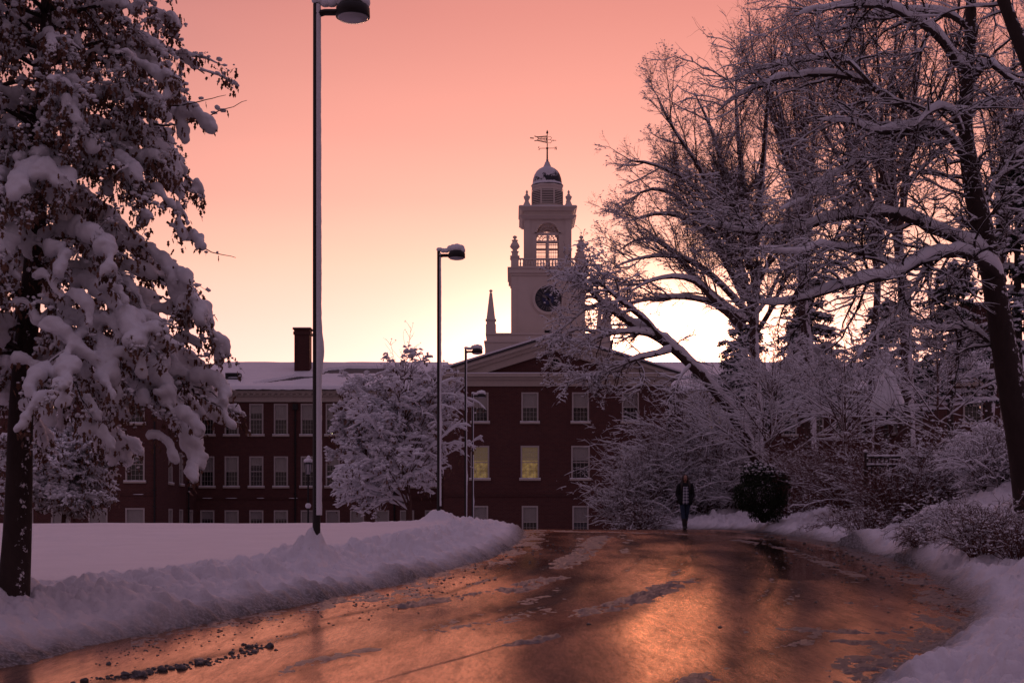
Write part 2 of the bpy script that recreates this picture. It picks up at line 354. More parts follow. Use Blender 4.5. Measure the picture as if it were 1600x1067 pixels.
M['lamplit'] = mat('lamp_light', (.9, .8, .6), .5, emit=(1, .82, .45), estr=2.2)
m = M['litroom'] = mat('lit_room', (.25, .2, .08), .8, emit=(.55, .36, .07), estr=.30); n = N(m); v = n.coord((1.4, 1, 2.2))
n.lk(n.ramp(n.noise(v, 2.2, 3), [(.35, (.26, .15, .06)), (.65, (.80, .50, .20))]), n.b.inputs['Emission Color'])
m = M['glass'] = bpy.data.materials.new('window_glass'); m.use_nodes = True; n = N(m); n.t.nodes.remove(n.b)
tr = n.new('ShaderNodeBsdfTransparent'); tr.inputs[0].default_value = (.8, .8, .8, 1); g_ = n.new('ShaderNodeBsdfGlossy'); g_.inputs['Roughness'].default_value = .06
ms = n.new('ShaderNodeMixShader'); ms.inputs[0].default_value = .10; n.lk(tr.outputs[0], ms.inputs[1]); n.lk(g_.outputs[0], ms.inputs[2]); n.lk(ms.outputs[0], n.t.nodes['Material Output'].inputs[0])
def bark(name, c=(.055, .038, .034), snow=0.0, dirv=(.55, -.5, .45), thr=.35, sc=9):
    m = mat(name, c, .85, spec=.2); n = N(m); v = n.coord((1, 1, .35)); q = n.noise(v, sc, 5, .7)
    colr = n.mix(q, tuple(x*.45 for x in c), tuple(x*1.5 for x in c))
    if snow:
        g = n.new('ShaderNodeNewGeometry'); d = n.new('ShaderNodeVectorMath', operation='DOT_PRODUCT'); n.lk(g.outputs['Normal'], d.inputs[0]); d.inputs[1].default_value = Vector(dirv).normalized()
        e = n.math('ADD', d.outputs['Value'], n.math('MULTIPLY', n.math('SUBTRACT', n.noise(n.coord(), sc*1.3, 5, .7), .5), 1.6))
        f = n.ramp(e, [(thr, (0, 0, 0)), (thr + .08, (snow, snow, snow))]); colr = n.mix(f, colr, SNOWC)
    n.lk(colr, n.b.inputs['Base Color']); n.bump(q, .7, .02); return m
M['bark'] = bark('bark'); M['bark_snow'] = bark('bark_with_blown_snow', c=(.045, .030, .027), snow=.85, thr=.95); M['twig'] = bark('bloom_tinted_twigs', (.10, .050, .042)); M['twig_red'] = bark('red_brown_twigs', (.13, .055, .045))  # twig colour lightened and reddened to stand for bloom from the bright sky
M['bark_far'] = bark('bark_far', (.065, .038, .034), snow=.8, thr=.62, sc=3)  # distant bark warmed too, the sky bloom put into its colour
m = M['oakleaf'] = mat('withered_oak_leaf', (.16, .07, .04), .7); n = N(m); n.lk(n.ramp(n.noise(n.coord(), 9, 3), [(.3, (.07, .030, .020)), (.7, (.20, .085, .045))]), n.b.inputs['Base Color'])
M['evergreen'] = worn('evergreen_needles', (.022, .034, .014), .7, .6, 8); M['pine'] = worn('pine_needles', (.022, .026, .018), .7, .6, 5)
M['lead'] = bark('dark_metal_dome', c=(.04, .036, .045), snow=.8, dirv=(-.3, -.45, .85), thr=.50, sc=1.6); M['lead'].node_tree.nodes['Principled BSDF'].inputs['Roughness'].default_value = .4

# ------------------------------------------------------------------ ground and road
def grid_faces(na, nb):
    i, j = np.meshgrid(np.arange(na-1), np.arange(nb-1), indexing='ij')
    return np.stack([i*nb+j, (i+1)*nb+j, (i+1)*nb+j+1, i*nb+j+1], -1).reshape(-1, 4)
def attr(o, name, vals):
    a = o.data.attributes.new(name, 'FLOAT', 'POINT'); a.data.foreach_set('value', vals.astype(np.float32))
def build_ground():
    ang = np.concatenate([np.arange(-100, -30, 2.5), np.arange(-30, -21, .25), np.arange(-21, 21.5, .065), np.arange(21.5, 30, .25), np.arange(30, 101, 2.5)])
    dist = [2.0]
    while dist[-1] < 9: dist.append(dist[-1] * 1.03)
    while dist[-1] < 30: dist.append(dist[-1] * 1.0023)
    while dist[-1] < 52: dist.append(dist[-1] * 1.0045)
    while dist[-1] < 110: dist.append(dist[-1] * 1.012)
    while dist[-1] < 1500: dist.append(dist[-1] * 1.12)
    A, D = np.meshgrid(np.radians(ang), np.array(dist), indexing='ij')
    x = D * np.sin(A); y = D * np.cos(A); z = ground_z(x, y)
    mb = MB(); mb.add(np.stack([x, y, z], -1), grid_faces(len(ang), len(dist)))
    o = mb.build('snowy_ground', M['ground'], smooth=True, kind='structure')
    d, s = road_sd(x.ravel(), y.ravel())
    attr(o, 'grit_shade', np.clip(1.15 - np.maximum(d, 0) / np.where(s > 0, .40, .42), 0, 1))
    return o
build_ground()
def px_curve(pts): return np.array([ray_ground(a, b) for a, b in pts])
def curve_mask(x, y, pts, w):
    best = np.full(x.shape, 1e9)
    for a, b in zip(pts[:-1], pts[1:]):
        d = b - a; t = np.clip(((x-a[0])*d[0] + (y-a[1])*d[1]) / (d @ d), 0, 1)
        best = np.minimum(best, np.hypot(x-a[0]-t*d[0], y-a[1]-t*d[1]))
    return np.clip(1 - best / w, 0, 1)
WET = [([(1130,832),(1200,850),(1240,880),(1250,905)], .5), ([(1250,850),(1310,870),(1330,895)], .55)]
SLUSH = [([(628,948),(700,934),(780,920),(850,905)], .26, 1.0), ([(800,922),(840,908),(868,903)], .34, 1.15), ([(872,888),(905,868),(925,852),(940,840)], .42, .95),
         ([(935,952),(990,938),(1030,922),(1062,912)], .42, 1.05), ([(905,962),(960,940),(1010,925)], .22, .8), ([(840,828),(900,831),(1000,834)], .5, .7), ([(1020,833),(1100,836)], .6, .6),
         ([(790,1012),(830,1008),(860,1000)], .16, .8), ([(1180,985),(1260,982),(1340,984),(1390,985)], .35, .62), ([(1270,1000),(1380,1002)], .3, .6), ([(1340,945),(1375,950)], .4, .55), ([(860,950),(790,968),(700,990)], .3, .55), ([(560,940),(600,938),(660,928)], .3, .6), ([(1150,845),(1230,858),(1290,880),(1340,900)], .3, .5)]
def lateral(x, y):
    d, s = road_sd(x, y); return s * (d + 3.75)
def tracks(x, y):
    u = lateral(x, y) + .10 * fbm(x*.25, y*.25, 601, 2); t = np.zeros_like(u)
    for k, uk in enumerate((-2.75, -2.45, -1.35, -1.05, -.2, .15, 1.3, 1.65, 2.5)):
        g = sst(-.15, .25, fbm(x*.22 + k*9, y*.16, 610+k, 3)); t = np.maximum(t, np.exp(-((u-uk)/(.07+.06*(k % 3)))**2) * g * (.45+.55*fbm(x*5, y*2, 640+k, 3).clip(-.5, .5)+.2))
    return t.clip(0, 1)
def build_road():
    c = smooth_poly(cl, 3); t = np.gradient(c[:, :2], axis=0); t /= np.linalg.norm(t, axis=1, keepdims=True); nrm = np.stack([t[:, 1], -t[:, 0]], -1)
    s = np.linspace(-1.12, 1.12, 170)
    # resample along
    L = np.concatenate([[0], np.cumsum(np.linalg.norm(np.diff(c[:, :2], axis=0), axis=1))]); q = np.arange(0, L[-1], .15)
    c = np.stack([np.interp(q, L, c[:, k]) for k in range(3)], -1); nrm = np.stack([np.interp(q, L, nrm[:, k]) for k in range(2)], -1)
    x = c[:, 0:1] + nrm[:, 0:1] * s * c[:, 2:3]; y = c[:, 1:2] + nrm[:, 1:2] * s * c[:, 2:3]
    z = road_h(x, y) + .004
    mb = MB(); mb.add(np.stack([x, y, z], -1), grid_faces(len(q), len(s))[:, ::-1])
    o = mb.build('road', M['asphalt'], smooth=True, kind='structure')
    w = np.zeros(x.size)
    for p, ww in WET: w = np.maximum(w, sst(0, .5, curve_mask(x.ravel(), y.ravel(), px_curve(p), ww)))
    attr(o, 'wet', w)
    attr(o, 'track', tracks(x.ravel(), y.ravel()))
build_road()
def build_slush():
    ang = np.radians(np.arange(-15, 18, .045)); dist = [10.0]
    while dist[-1] < 46: dist.append(dist[-1] * 1.0035)
    A, D = np.meshgrid(ang, np.array(dist), indexing='ij'); x = (D*np.sin(A)).ravel(); y = (D*np.cos(A)).ravel()
    d, s = road_sd(x, y)
    m = np.zeros_like(x)
    for p, w, k in SLUSH: m = np.maximum(m, k * sst(0, .75, curve_mask(x, y, px_curve(p), w)))
    edge = np.where(s < 0, .62, .70) * sst(-.95, -.05, d) * (d < .3)
    m = np.maximum(m, edge); m = np.maximum(m, .62 * tracks(x, y) * (d < -.2))
    # stretch the noise along the road
    nz1 = fbm(x * 3.6, y * 1.0, 201, 5); nz2 = fbm(x * 16, y * 8, 211, 4)*1.35
    h = (m * (.50 + 1.0 * nz1) + .75 * nz2 * m - .30) * .042
    h = np.where(m > .03, h, -.04)
    z = road_h(x, y) + .006 + np.clip(h, -.03, .05)
    v = np.stack([x, y, z], -1); f = grid_faces(len(ang), len(dist))
    keep = (h[f] > -.012).any(1) & (d[f] < .35).all(1); f = f[keep]
    u, inv = np.unique(f, return_inverse=True)
    mb = MB(); mb.add(v[u], inv.reshape(f.shape)); mb.build('slush', M['slush'], smooth=True, kind='stuff')
build_slush()
# template shapes
def ico(sub):
    bm = bmesh.new(); bmesh.ops.create_icosphere(bm, subdivisions=sub, radius=1); v = np.array([p.co[:] for p in bm.verts]); f = np.array([[q.index for q in p.verts] for p in bm.faces]); bm.free(); return v, f
OCT = ico(1); ICO2 = ico(2)
OCTA = (np.array([(1,0,0),(-1,0,0),(0,1,0),(0,-1,0),(0,0,.9),(0,0,-.6)], float), np.array([(0,2,4),(2,1,4),(1,3,4),(3,0,4),(2,0,5),(1,2,5),(3,1,5),(0,3,5)]))
def rot_rand(rng, n, tilt=.5):
    a = rng.uniform(0, 2*np.pi, n); c, s = np.cos(a), np.sin(a); z = np.zeros(n); o = np.ones(n)
    Rz = np.stack([np.stack([c, -s, z], -1), np.stack([s, c, z], -1), np.stack([z, z, o], -1)], 1)
    b = rng.normal(0, tilt, n); c, s = np.cos(b), np.sin(b)
    Rx = np.stack([np.stack([o, z, z], -1), np.stack([z, c, -s], -1), np.stack([z, s, c], -1)], 1)
    return np.einsum('nij,njk->nik', Rz, Rx)
def build_crumbs():
    rng = np.random.default_rng(5); C = []; S = []
    row = px_curve([(150,1062),(215,1058),(270,1045),(330,1038),(390,1022),(400,1010)])
    for _ in range(220):
        k = rng.integers(0, len(row)-1); t = rng.random(); p = row[k] + t*(row[k+1]-row[k]) + rng.normal(0, .05, 2); p = p + rng.normal(0, .07, 2) * (rng.random() < .5); C.append(p); S.append(rng.uniform(.004, .016) * (1 + 1.6*(rng.random() < .15)))
    for _ in range(500):
        a = rng.uniform(150, 900); yb = np.interp(a, [0,400,700,820], [1050,968,902,850]); p = ray_ground(a, yb + abs(rng.normal(0, 16))); C.append(p); S.append(rng.uniform(.004, .013) * (p[1] / 15))
    for _ in range(220):
        a = rng.uniform(1180, 1500); yb = np.interp(a, [1180,1300,1420,1500], [832,852,885,930]); p = ray_ground(a, yb + abs(rng.normal(0, 30)) + 2); C.append(p); S.append(rng.uniform(.006, .022) * (p[1] / 20))
    for a, b in [(1480,915),(1468,918),(1428,906),(920,980),(1125,978),(170,1040)]: C.append(ray_ground(a, b)); S.append(.018)
    C = np.array(C); S = np.array(S); z = road_h(C[:, 0], C[:, 1]) + S * .35
    mb = MB(); tv = ICO2[0] * (1 + .25 * (_h(np.arange(42), np.arange(42), 7)[:, None] - .5) * 2)
    mb.inst(tv, ICO2[1], np.column_stack([C, z]), np.stack([S*1.3, S*1.1, S*.8], -1), rot_rand(rng, len(S), .3))
    mb.build('snow_crumbs', M['slush'], smooth=True, kind='stuff')
build_crumbs()

# ------------------------------------------------------------------ the hall
ZB = -1.2
HX = 2.77                                          # axis of pavilion and tower
hall = thing('brick_hall', 'long red brick hall with snowy roof, gabled middle pavilion and rows of cream windows', 'building', (HX, 92, 0))
def rel(mb, name, m, parent=hall, **k):
    o = mb.build(name, m, parent, **k)
    org = hall.location if parent is hall else parent_origin(parent)
    o.data.transform(Matrix.Translation(-Vector(org))); return o
def parent_origin(p):
    v = Vector((0, 0, 0))
    while p is not None: v += p.location; p = p.parent
    return v
def wall_panel(mb, o, u, nrm, length, z0, z1, ops, depth=.14, mi=0):
    """brick face starting at o, running along u; openings (u0,u1,z0,z1)"""
    o = np.array(o, float); u = np.array(u, float); nrm = np.array(nrm, float); up = np.array([0, 0, 1.])
    us = sorted({0, length, *[q[0] for q in ops], *[q[1] for q in ops]}); zs = sorted({z0, z1, *[q[2] for q in ops], *[q[3] for q in ops]})
    Q = lambda a, z, d=0: o + u * a + up * z - nrm * d
    for a, b in zip(us[:-1], us[1:]):
        for c, d in zip(zs[:-1], zs[1:]):
            if any(q[0] - 1e-6 <= a and b <= q[1] + 1e-6 and q[2] - 1e-6 <= c and d <= q[3] + 1e-6 for q in ops): continue
            mb.quad(Q(a, c), Q(b, c), Q(b, d), Q(a, d), mi)
    for q in ops:
        a, b, c, d = q
        mb.quad(Q(a, c), Q(a, c, depth), Q(a, d, depth), Q(a, d), mi); mb.quad(Q(b, c, depth), Q(b, c), Q(b, d), Q(b, d, depth), mi)
        mb.quad(Q(a, c, depth), Q(a, c), Q(b, c), Q(b, c, depth), mi); mb.quad(Q(a, d), Q(a, d, depth), Q(b, d, depth), Q(b, d), mi)
wrng = random.Random(4)
_wcache = {}
def window(c, w, h, ang=0, blind=.5, lit=False, parent=hall, nx=4, label=None):
    """c: centre of sill line on the wall face"""
    key = (round(w, 2), round(h, 2), round(blind, 1), lit, nx)
    if key not in _wcache:
        fr = MB(); y0, y1 = -.03, .10; t = .10
        fr.box((-w/2, y0, 0), (-w/2+t, y1, h)).box((w/2-t, y0, 0), (w/2, y1, h)).box((-w/2+t, y0, h-t), (w/2-t, y1, h)).box((-w/2+t, y0, 0), (w/2-t, y1, t*.7))
        a, b = -w/2+t, w/2-t; m = h*.5
        fr.box((a, .045, m-.03), (b, .097, m+.03))
        for k in range(1, nx): x = a + (b-a)*k/nx; fr.box((x-.008, .06, t*.7), (x+.008, .085, m-.03)).box((x-.008, .06, m+.03), (x+.008, .085, h-t))
        for k in (1, 2):
            for z0, z1 in ((t*.7, m-.03), (m+.03, h-t)): z = z0+(z1-z0)*k/3; fr.box((a, .062, z-.007), (b, .083, z+.007))
        gl = MB().quad((a, .09, t*.7), (b, .09, t*.7), (b, .09, h-t), (a, .09, h-t))
        bl = MB().box((a-.02, .13, h*(1-blind)), (b+.02, .145, h-.03)) if blind else None
        back = MB().box((a-.05, .55, -.1), (b+.05, .57, h+.1)) if lit else MB().box((a-.05, .32, -.05), (b+.05, .33, h+.05))
        si = MB().box((-w/2-.10, -.12, -.11), (w/2+.10, .05, 0.0))
        q = MB()
        xs = np.linspace(-w/2-.09, w/2+.09, 14); top = .055 + .012*np.sin(xs*9+w); pr = [(x, z) for x, z in zip(xs, top)]
        poly = [(xs[0], -.12, .003)] + [(x, -.12, z) for x, z in pr] + [(xs[-1], -.12, .003)]
        q.prism(poly[::-1], (0, .10, 0))
        _wcache[key] = [(g.build(nm, mt), nm) for g, nm, mt in ((fr, 'window', M['sash']), (gl, 'pane', M['glass']), (bl, 'blind', M['litblind'] if lit else M['blind']), (back, 'room' if lit else 'backing', M['litroom'] if lit else M['dark']), (si, 'sill', M['trim']), (q, 'sill_snow', M['snow_far'])) if g is not None]
        objs = [p[0] for p in _wcache[key]]
    else: objs = [cp(p[0]) for p in _wcache[key]]
    o = objs[0]; o.parent = parent; o.location = Vector(c) - Vector(parent.location); o.rotation_euler = (0, 0, ang)
    for p in objs[1:]: p.parent = o; p.location = (0, 0, 0)
    if label: o['label'] = label
    return o
def wx(px, D): return (px - 800) / F * D
# --- pavilion
PY = 92.0; PL, PR = wx(693, PY), wx(1043, PY); pcx = [750, 828, 907, 985]
rows = [(8.46, 10.38, 1.10, .5), (4.79, 6.93, 1.20, .45), (.95, 3.05, 1.05, .5)]
walls = MB(); ops = []; wins = []
for (z0, z1, w, bl) in rows:
    for k, p in enumerate(pcx):
        x = wx(p, PY); ops.append((x - w/2 - PL, x + w/2 - PL, z0, z1)); lit = (z0 == 4.79 and k < 2)
        wins.append(((x, PY, z0), w, z1 - z0, 0, .45 if lit else bl, lit))
EZ = 11.05
wall_panel(walls, (PL, PY, 0), (1, 0, 0), (0, -1, 0), PR - PL, ZB, EZ, ops)
APX = 14.05; AX = (PL + PR) / 2
walls.quad((PL, PY, ZB), (PL, PY, EZ), (PL, 100, EZ), (PL, 100, ZB)); walls.quad((PR, PY, ZB), (PR, 100, ZB), (PR, 100, EZ), (PR, PY, EZ))
walls.add([(PL-.2, PY+.12, EZ), (PR+.2, PY+.12, EZ), (AX, PY+.12, APX-.3)], [(0, 1, 2)])        # tympanum
# --- wings
WY = 98.0; PYF = 87.0; WLX = -21.74; WRX = 2*HX + 21.74 - 1.3
WR3 = [(8.02, 10.17, .97), (4.47, 6.55, .97), (.80, 2.84, .97)]
lops = []; lx = [324, 362, 400.6, 439, 481, 520, 558, 597, 636, 675]
for p in lx:
    x = wx(p, WY)
    for k, (z0, z1, w) in enumerate(WR3):
        lops.append((x-w/2-WLX, x+w/2-WLX, z0, z1)); wins.append(((x, WY, z0), w, z1-z0, 0, wrng.choice([.3, .5, .5, .5]), False))
wall_panel(walls, (WLX, WY, 0), (1, 0, 0), (0, -1, 0), PL - WLX, ZB, EZ, lops)
rops = []
for p in [1078, 1117, 1156, 1195, 1234, 1276, 1315, 1354, 1392]:
    x = wx(p, WY)
    for k, (z0, z1, w) in enumerate(WR3):
        rops.append((x-w/2-PR, x+w/2-PR, z0, z1)); wins.append(((x, WY, z0), w, z1-z0, 0, wrng.choice([.3, .5, .5]), k == 0 and p == 1117))
wall_panel(walls, (PR, WY, 0), (1, 0, 0), (0, -1, 0), WRX - PR, ZB, EZ, rops)
# projecting wings with returns
for sgn, x0, x1, cols in ((-1, -40.5, WLX, [211, 153, 95, 37]), (1, WRX, WRX+19, [1520, 1578])):
    w = 1.18; o_ = []
    for p in cols:
        x = wx(p, PYF)
        for (z0, z1, _) in WR3: o_.append((x-w/2-x0, x+w/2-x0, z0, z1)); wins.append(((x, PYF, z0), w, z1-z0, 0, wrng.choice([.3, .5, .5]), False))
    wall_panel(walls, (x0, PYF, 0), (1, 0, 0), (0, -1, 0), x1 - x0, ZB, EZ, o_)
    o_ = []
    for y in (90.5, 93.4, 96.3):
        for (z0, z1, _) in WR3:
            o_.append((y-.5-PYF, y+.5-PYF, z0, z1) if sgn < 0 else (WY-y-.5, WY-y+.5, z0, z1))
            wins.append(((WLX if sgn < 0 else WRX, y, z0), 1.0, z1-z0, R(90) if sgn < 0 else R(-90), .5, False))
    if sgn < 0: wall_panel(walls, (WLX, PYF, 0), (0, 1, 0), (1, 0, 0), WY-PYF, ZB, EZ, o_); walls.quad((x0, PYF, ZB), (x0, PYF, EZ), (x0, 104, EZ), (x0, 104, ZB))
    else: wall_panel(walls, (WRX, WY, 0), (0, -1, 0), (-1, 0, 0), WY-PYF, ZB, EZ, o_); walls.quad((x1, PYF, ZB), (x1, 104, ZB), (x1, 104, EZ), (x1, PYF, EZ))
walls.quad((-40.5, 112, ZB), (-40.5, 112, EZ), (WRX+19, 112, EZ), (WRX+19, 112, ZB)); walls.quad((-40.5, 104, ZB), (-40.5, 104, EZ), (-40.5, 112, EZ), (-40.5, 112, ZB)); walls.quad((WRX+19, 104, ZB), (WRX+19, 112, ZB), (WRX+19, 112, EZ), (WRX+19, 104, EZ))
rel(walls, 'wall', M['brick'])
for a in wins: window(*a, label=('tall sash window glowing warm yellow' if a[5] else None))
# string course, water table
sc_ = MB()
for z in (3.62,): sc_.box((PL-.03, PY-.05, z), (PR+.03, PY-.002, z+.16)).box((WLX, WY-.05, z-.05), (PL-.03, WY-.002, z+.1)).box((-40.5, PYF-.05, z-.05), (WLX+.03, PYF-.002, z+.1))
rel(sc_, 'string_course', M['brick_dark'])
sc_ = MB(); rg = random.Random(8)
for _ in range(16):
    x = rg.uniform(-40, PR-1); y = PYF if x < WLX-1.5 else (WY if x < PL-1.5 else PY)
    if WLX-1.5 <= x < WLX or PL-1.5 <= x < PL: continue
    z = 3.572+.10 if y != PY else 3.622+.16
    l = rg.uniform(.3, 1.4); x1 = min(x + l, {PYF: WLX-.05, WY: PL-.1, PY: PR-.1}[y]); sc_.tubes([[(x, y-.03, z), (x+(x1-x)*.3, y-.03, z), (x+(x1-x)*.7, y-.03, z), (x1, y-.03, z)]], [[.005, .03, .035, .005]], 5)
rel(sc_, 'ledge_snow', M['snow_far'], smooth=True)
# --- cornices
co = MB()
def cornice(a, b, y, z, nrm=-1):
    for (d, z0, z1) in ((.10, z-.86, z-.5), (.22, z-.498, z-.30), (.45, z-.298, z-.02)): co.box((a, y-d, z0), (b, y-.003, z1))
    n = int((b-a)/.42)
    for k in range(n): x = a + .1 + k*.42; co.box((x, y-.40, z-.42), (x+.2, y-.224, z-.30))
cornice(WLX+.5, PL-.5, WY, EZ+.1); cornice(PR+.5, WRX-.5, WY, EZ+.1); cornice(-41, WLX+.45, PYF, EZ+.1); cornice(WRX-.45, WRX+19.5, PYF, EZ+.1)
for x, s in ((WLX, 1), (WRX, -1)):
    for (d, z0, z1) in ((.10, EZ-.76, EZ-.4), (.22, EZ-.398, EZ-.20), (.44, EZ-.198, EZ+.078)): co.box((min(x, x+s*d), PYF+.002, z0), (max(x, x+s*d), WY-.46, z1))
# pavilion horizontal entablature (up to the foot of the gable) and raking cornices
for (d, z0, z1) in ((.12, EZ-.28, EZ+.12), (.28, EZ+.122, EZ+.30), (.50, EZ+.302, EZ+.50)): co.box((PL-d-.1, PY-d, z0), (PR+d+.1, PY+.6, z1))
for s in (-1, 1):
    ex = AX + s * ((PR-PL)/2 + .75); ez = EZ + .50 + .02
    tan = (APX - ez) / ((PR-PL)/2 + .75)
    for (d, t0, t1) in ((.50, -.30, 0), (.30, -.55, -.302), (.14, -1.02, -.552)):
        poly = [(ex, PY-d, max(ez+t0, ez)), (AX, PY-d, APX+t0), (AX, PY-d, APX+t1), (ex, PY-d, ez+t1 if t1 > -.1 else ez+.001)]
        if t0 < -.3: k = ( -t0)/tan; poly = [(ex - s*k, PY-d, ez+.001), (AX, PY-d, APX+t0), (AX, PY-d, APX+t1), (ex - s*(-t1)/tan, PY-d, ez+.001)]
        else: k = (-t0)/tan; poly = [(ex - s*k, PY-d, ez+.001), (AX, PY-d, APX+t0), (AX, PY-d, APX+t1), (ex, PY-d, ez+.001)]
        if s > 0: poly = poly[::-1]
        co.prism(poly[::-1], (0, d+.4, 0))
rel(co, 'cornice', M['trim'])
# round window in the gable
rw = MB(); cz = 12.25; cxr = AX
ringp = [(.36, -.06), (.48, -.06), (.48, 0), (.36, 0), (.36, -.06)]
def ring(mb, c, r0, r1, y0, y1, n=28, mi=0):
    a = np.arange(n)/n*2*np.pi; v = []
    for r, y in ((r0, y0), (r1, y0), (r1, y1), (r0, y1)): v.append(np.stack([c[0]+r*np.cos(a), np.full(n, y), c[2]+r*np.sin(a)], -1))
    v = np.concatenate(v); f = []
    for k in range(4):
        for i in range(n): j = (i+1) % n; k2 = (k+1) % 4; f.append((k*n+i, k*n+j, k2*n+j, k2*n+i))
    mb.add(v, f, mi)
def disc(mb, c, r, y, n=28, mi=0):
    a = np.arange(n)/n*2*np.pi; mb.add(np.stack([c[0]+r*np.cos(a), np.full(n, y), c[2]+r*np.sin(a)], -1), [tuple(range(n))], mi)
ring(rw, (cxr, 0, cz), .30, .42, PY+.02, PY+.119); ring(rw, (cxr, 0, cz), .10, .13, PY+.05, PY+.11)
for k in range(8):
    a = k*math.pi/4; p = [(cxr+.13*math.cos(a), PY+.085, cz+.13*math.sin(a)), (cxr+.31*math.cos(a), PY+.085, cz+.31*math.sin(a))]; rw.tubes([p], [[.014, .014]], 4)
disc(rw, (cxr, 0, cz), .31, PY+.115, mi=1)
rel(rw, 'round_window', [M['sash'], M['dark']])
# --- roofs
rf = MB(); RY = 106.0; RZ = 13.85; TH = .12
def slab(mb, pts, t=TH, mi=0):                      # pts: planar quad/tri, thickened downwards
    p = np.array(pts, float); mb.prism(p[::-1] if False else p, (0, 0, -t), mi)
slab(rf, [(WLX-2, WY-.62, EZ+.12), (WRX+2, WY-.62, EZ+.12), (WRX+2, RY, RZ), (WLX-2, RY, RZ)])
slab(rf, [(WLX-2, RY, RZ), (WRX+2, RY, RZ), (WRX+2, 112.6, EZ+.12), (WLX-2, 112.6, EZ+.12)])
# hipped ends over the projecting wings
for s, x0, x1 in ((-1, -41.1, WLX+.6), (1, WRX-.6, WRX+19.6)):
    xc = (x0+x1)/2; y0 = PYF-.6; zr = 14.4; yr = PYF+8
    slab(rf, [(x0, y0, EZ+.13), (x1, y0, EZ+.13), (xc, yr, zr)]); slab(rf, [(x1, y0, EZ+.13), (x1, 112, EZ+.13), (xc, 106, zr), (xc, yr, zr)]); slab(rf, [(xc, yr, zr), (xc, 106, zr), (x0, 112, EZ+.13), (x0, y0, EZ+.13)])
slab(rf, [(AX-(PR-PL)/2-.8, PY-.55, EZ+.53), (AX, PY-.55, APX+.03), (AX, 108, APX+.03), (AX-(PR-PL)/2-.8, 108, EZ+.53)][::-1]); slab(rf, [(AX, PY-.55, APX+.03), (AX+(PR-PL)/2+.8, PY-.55, EZ+.53), (AX+(PR-PL)/2+.8, 108, EZ+.53), (AX, 108, APX+.03)][::-1])
roof = rel(rf, 'roof', M['slate'])
# snow blankets on the roof; a slid patch leaves dark slate bare
sn = MB()
def roof_z(y): return EZ+.12 + (y-(WY-.62))/(RY-WY+.62)*(RZ-EZ-.12)
def blanket(xa, xb, gap):
    nx, ny = int((xb-xa)/.16), 60; x = np.linspace(xa, xb, nx); y = np.linspace(WY-.72, RY+.15, ny); X, Y = np.meshgrid(x, y, indexing='ij')
    g = gap(X, Y) + .25*fbm(X*.9, Y*.9, 301, 3)
    t = .16 + .03*fbm(X*.7, Y*.7, 311, 4); edge = sst(WY-.72, WY-.5, Y) * sst(RY+.15, RY-.1, Y); wob = (Y < WY-.55) * .05 * fbm(X*3, Y, 321, 2)
    Z = roof_z(Y) + np.where(g > 0, t * sst(0, .18, g), -.08) * edge - (1-edge)*.05 + wob
    o = MB(); o.add(np.stack([X, Y, Z], -1), grid_faces(nx, ny)); sn.add(np.stack([X, Y, Z], -1), grid_faces(nx, ny)[:, ::-1])
def gapL(X, Y):
    yc = np.interp(X, [-17.8, -16.6, -15.0, -13.9, -13.4, -12, -9.5, -7, -5.5], [98.6, 99.5, 100.6, 100.9, 102.6, 103, 103.1, 102.3, 101.4]); hw = np.interp(X, [-18, -17.4, -15.2, -14, -12, -9.5, -7, -5.4, -5], [0, .25, .75, .5, 1.25, 1.1, .9, .5, 0])
    return np.where((X > -18) & (X < -5), np.abs(Y-yc) - hw, 5)
def gapR(X, Y):
    yc = np.interp(X, [10.5, 11.5, 13, 15, 17, 20], [98.8, 99.9, 100.6, 100.6, 101.2, 102]); hw = np.interp(X, [10.4, 11.2, 13, 15, 17, 20], [0, .3, .35, .6, .7, 0])
    return np.where((X > 10.4) & (X < 20), np.abs(Y-yc) - hw, 5)
blanket(WLX-.2, PL-.3, gapL); blanket(PR+.3, WRX+.2, gapR)
for s, x0, x1 in ((-1, -41.1, WLX+.7), (1, WRX-.7, WRX+19.6)):
    xc = (x0+x1)/2; y0 = PYF-.7; zr = 14.4; yr = PYF+8; e = .15
    sn.add([(x0, y0, EZ+.05), (x1, y0, EZ+.05), (x1, y0+.02, EZ+.13+e), (x0, y0+.02, EZ+.13+e)], [(0, 1, 2, 3)])
    sn.add([(x0, y0, EZ+.13+e), (x1, y0, EZ+.13+e), (xc, yr, zr+e)], [(0, 1, 2)]); sn.add([(x1, y0, EZ+.13+e), (x1, 112, EZ+.13+e), (xc, 106, zr+e), (xc, yr, zr+e)], [(0, 1, 2, 3)]); sn.add([(xc, yr, zr+e), (xc, 106, zr+e), (x0, 112, EZ+.13+e), (x0, y0, EZ+.13+e)], [(0, 1, 2, 3)])
hw_ = (PR-PL)/2 + .82
for s in (-1, 1):                                   # thin snow on the gable roof
    q = [(AX+s*hw_, PY-.6, EZ+.56), (AX, PY-.6, APX+.06), (AX, 107, APX+.06), (AX+s*hw_, 107, EZ+.56)]
    if s > 0: q = q[::-1]
    sn.prism(q, (0, 0, .11))
sn.box((PL-.5, PY-.52, EZ+.502), (PR+.5, PY+.1, EZ+.56))
rel(sn, 'roof_snow', M['snow'], smooth=False)
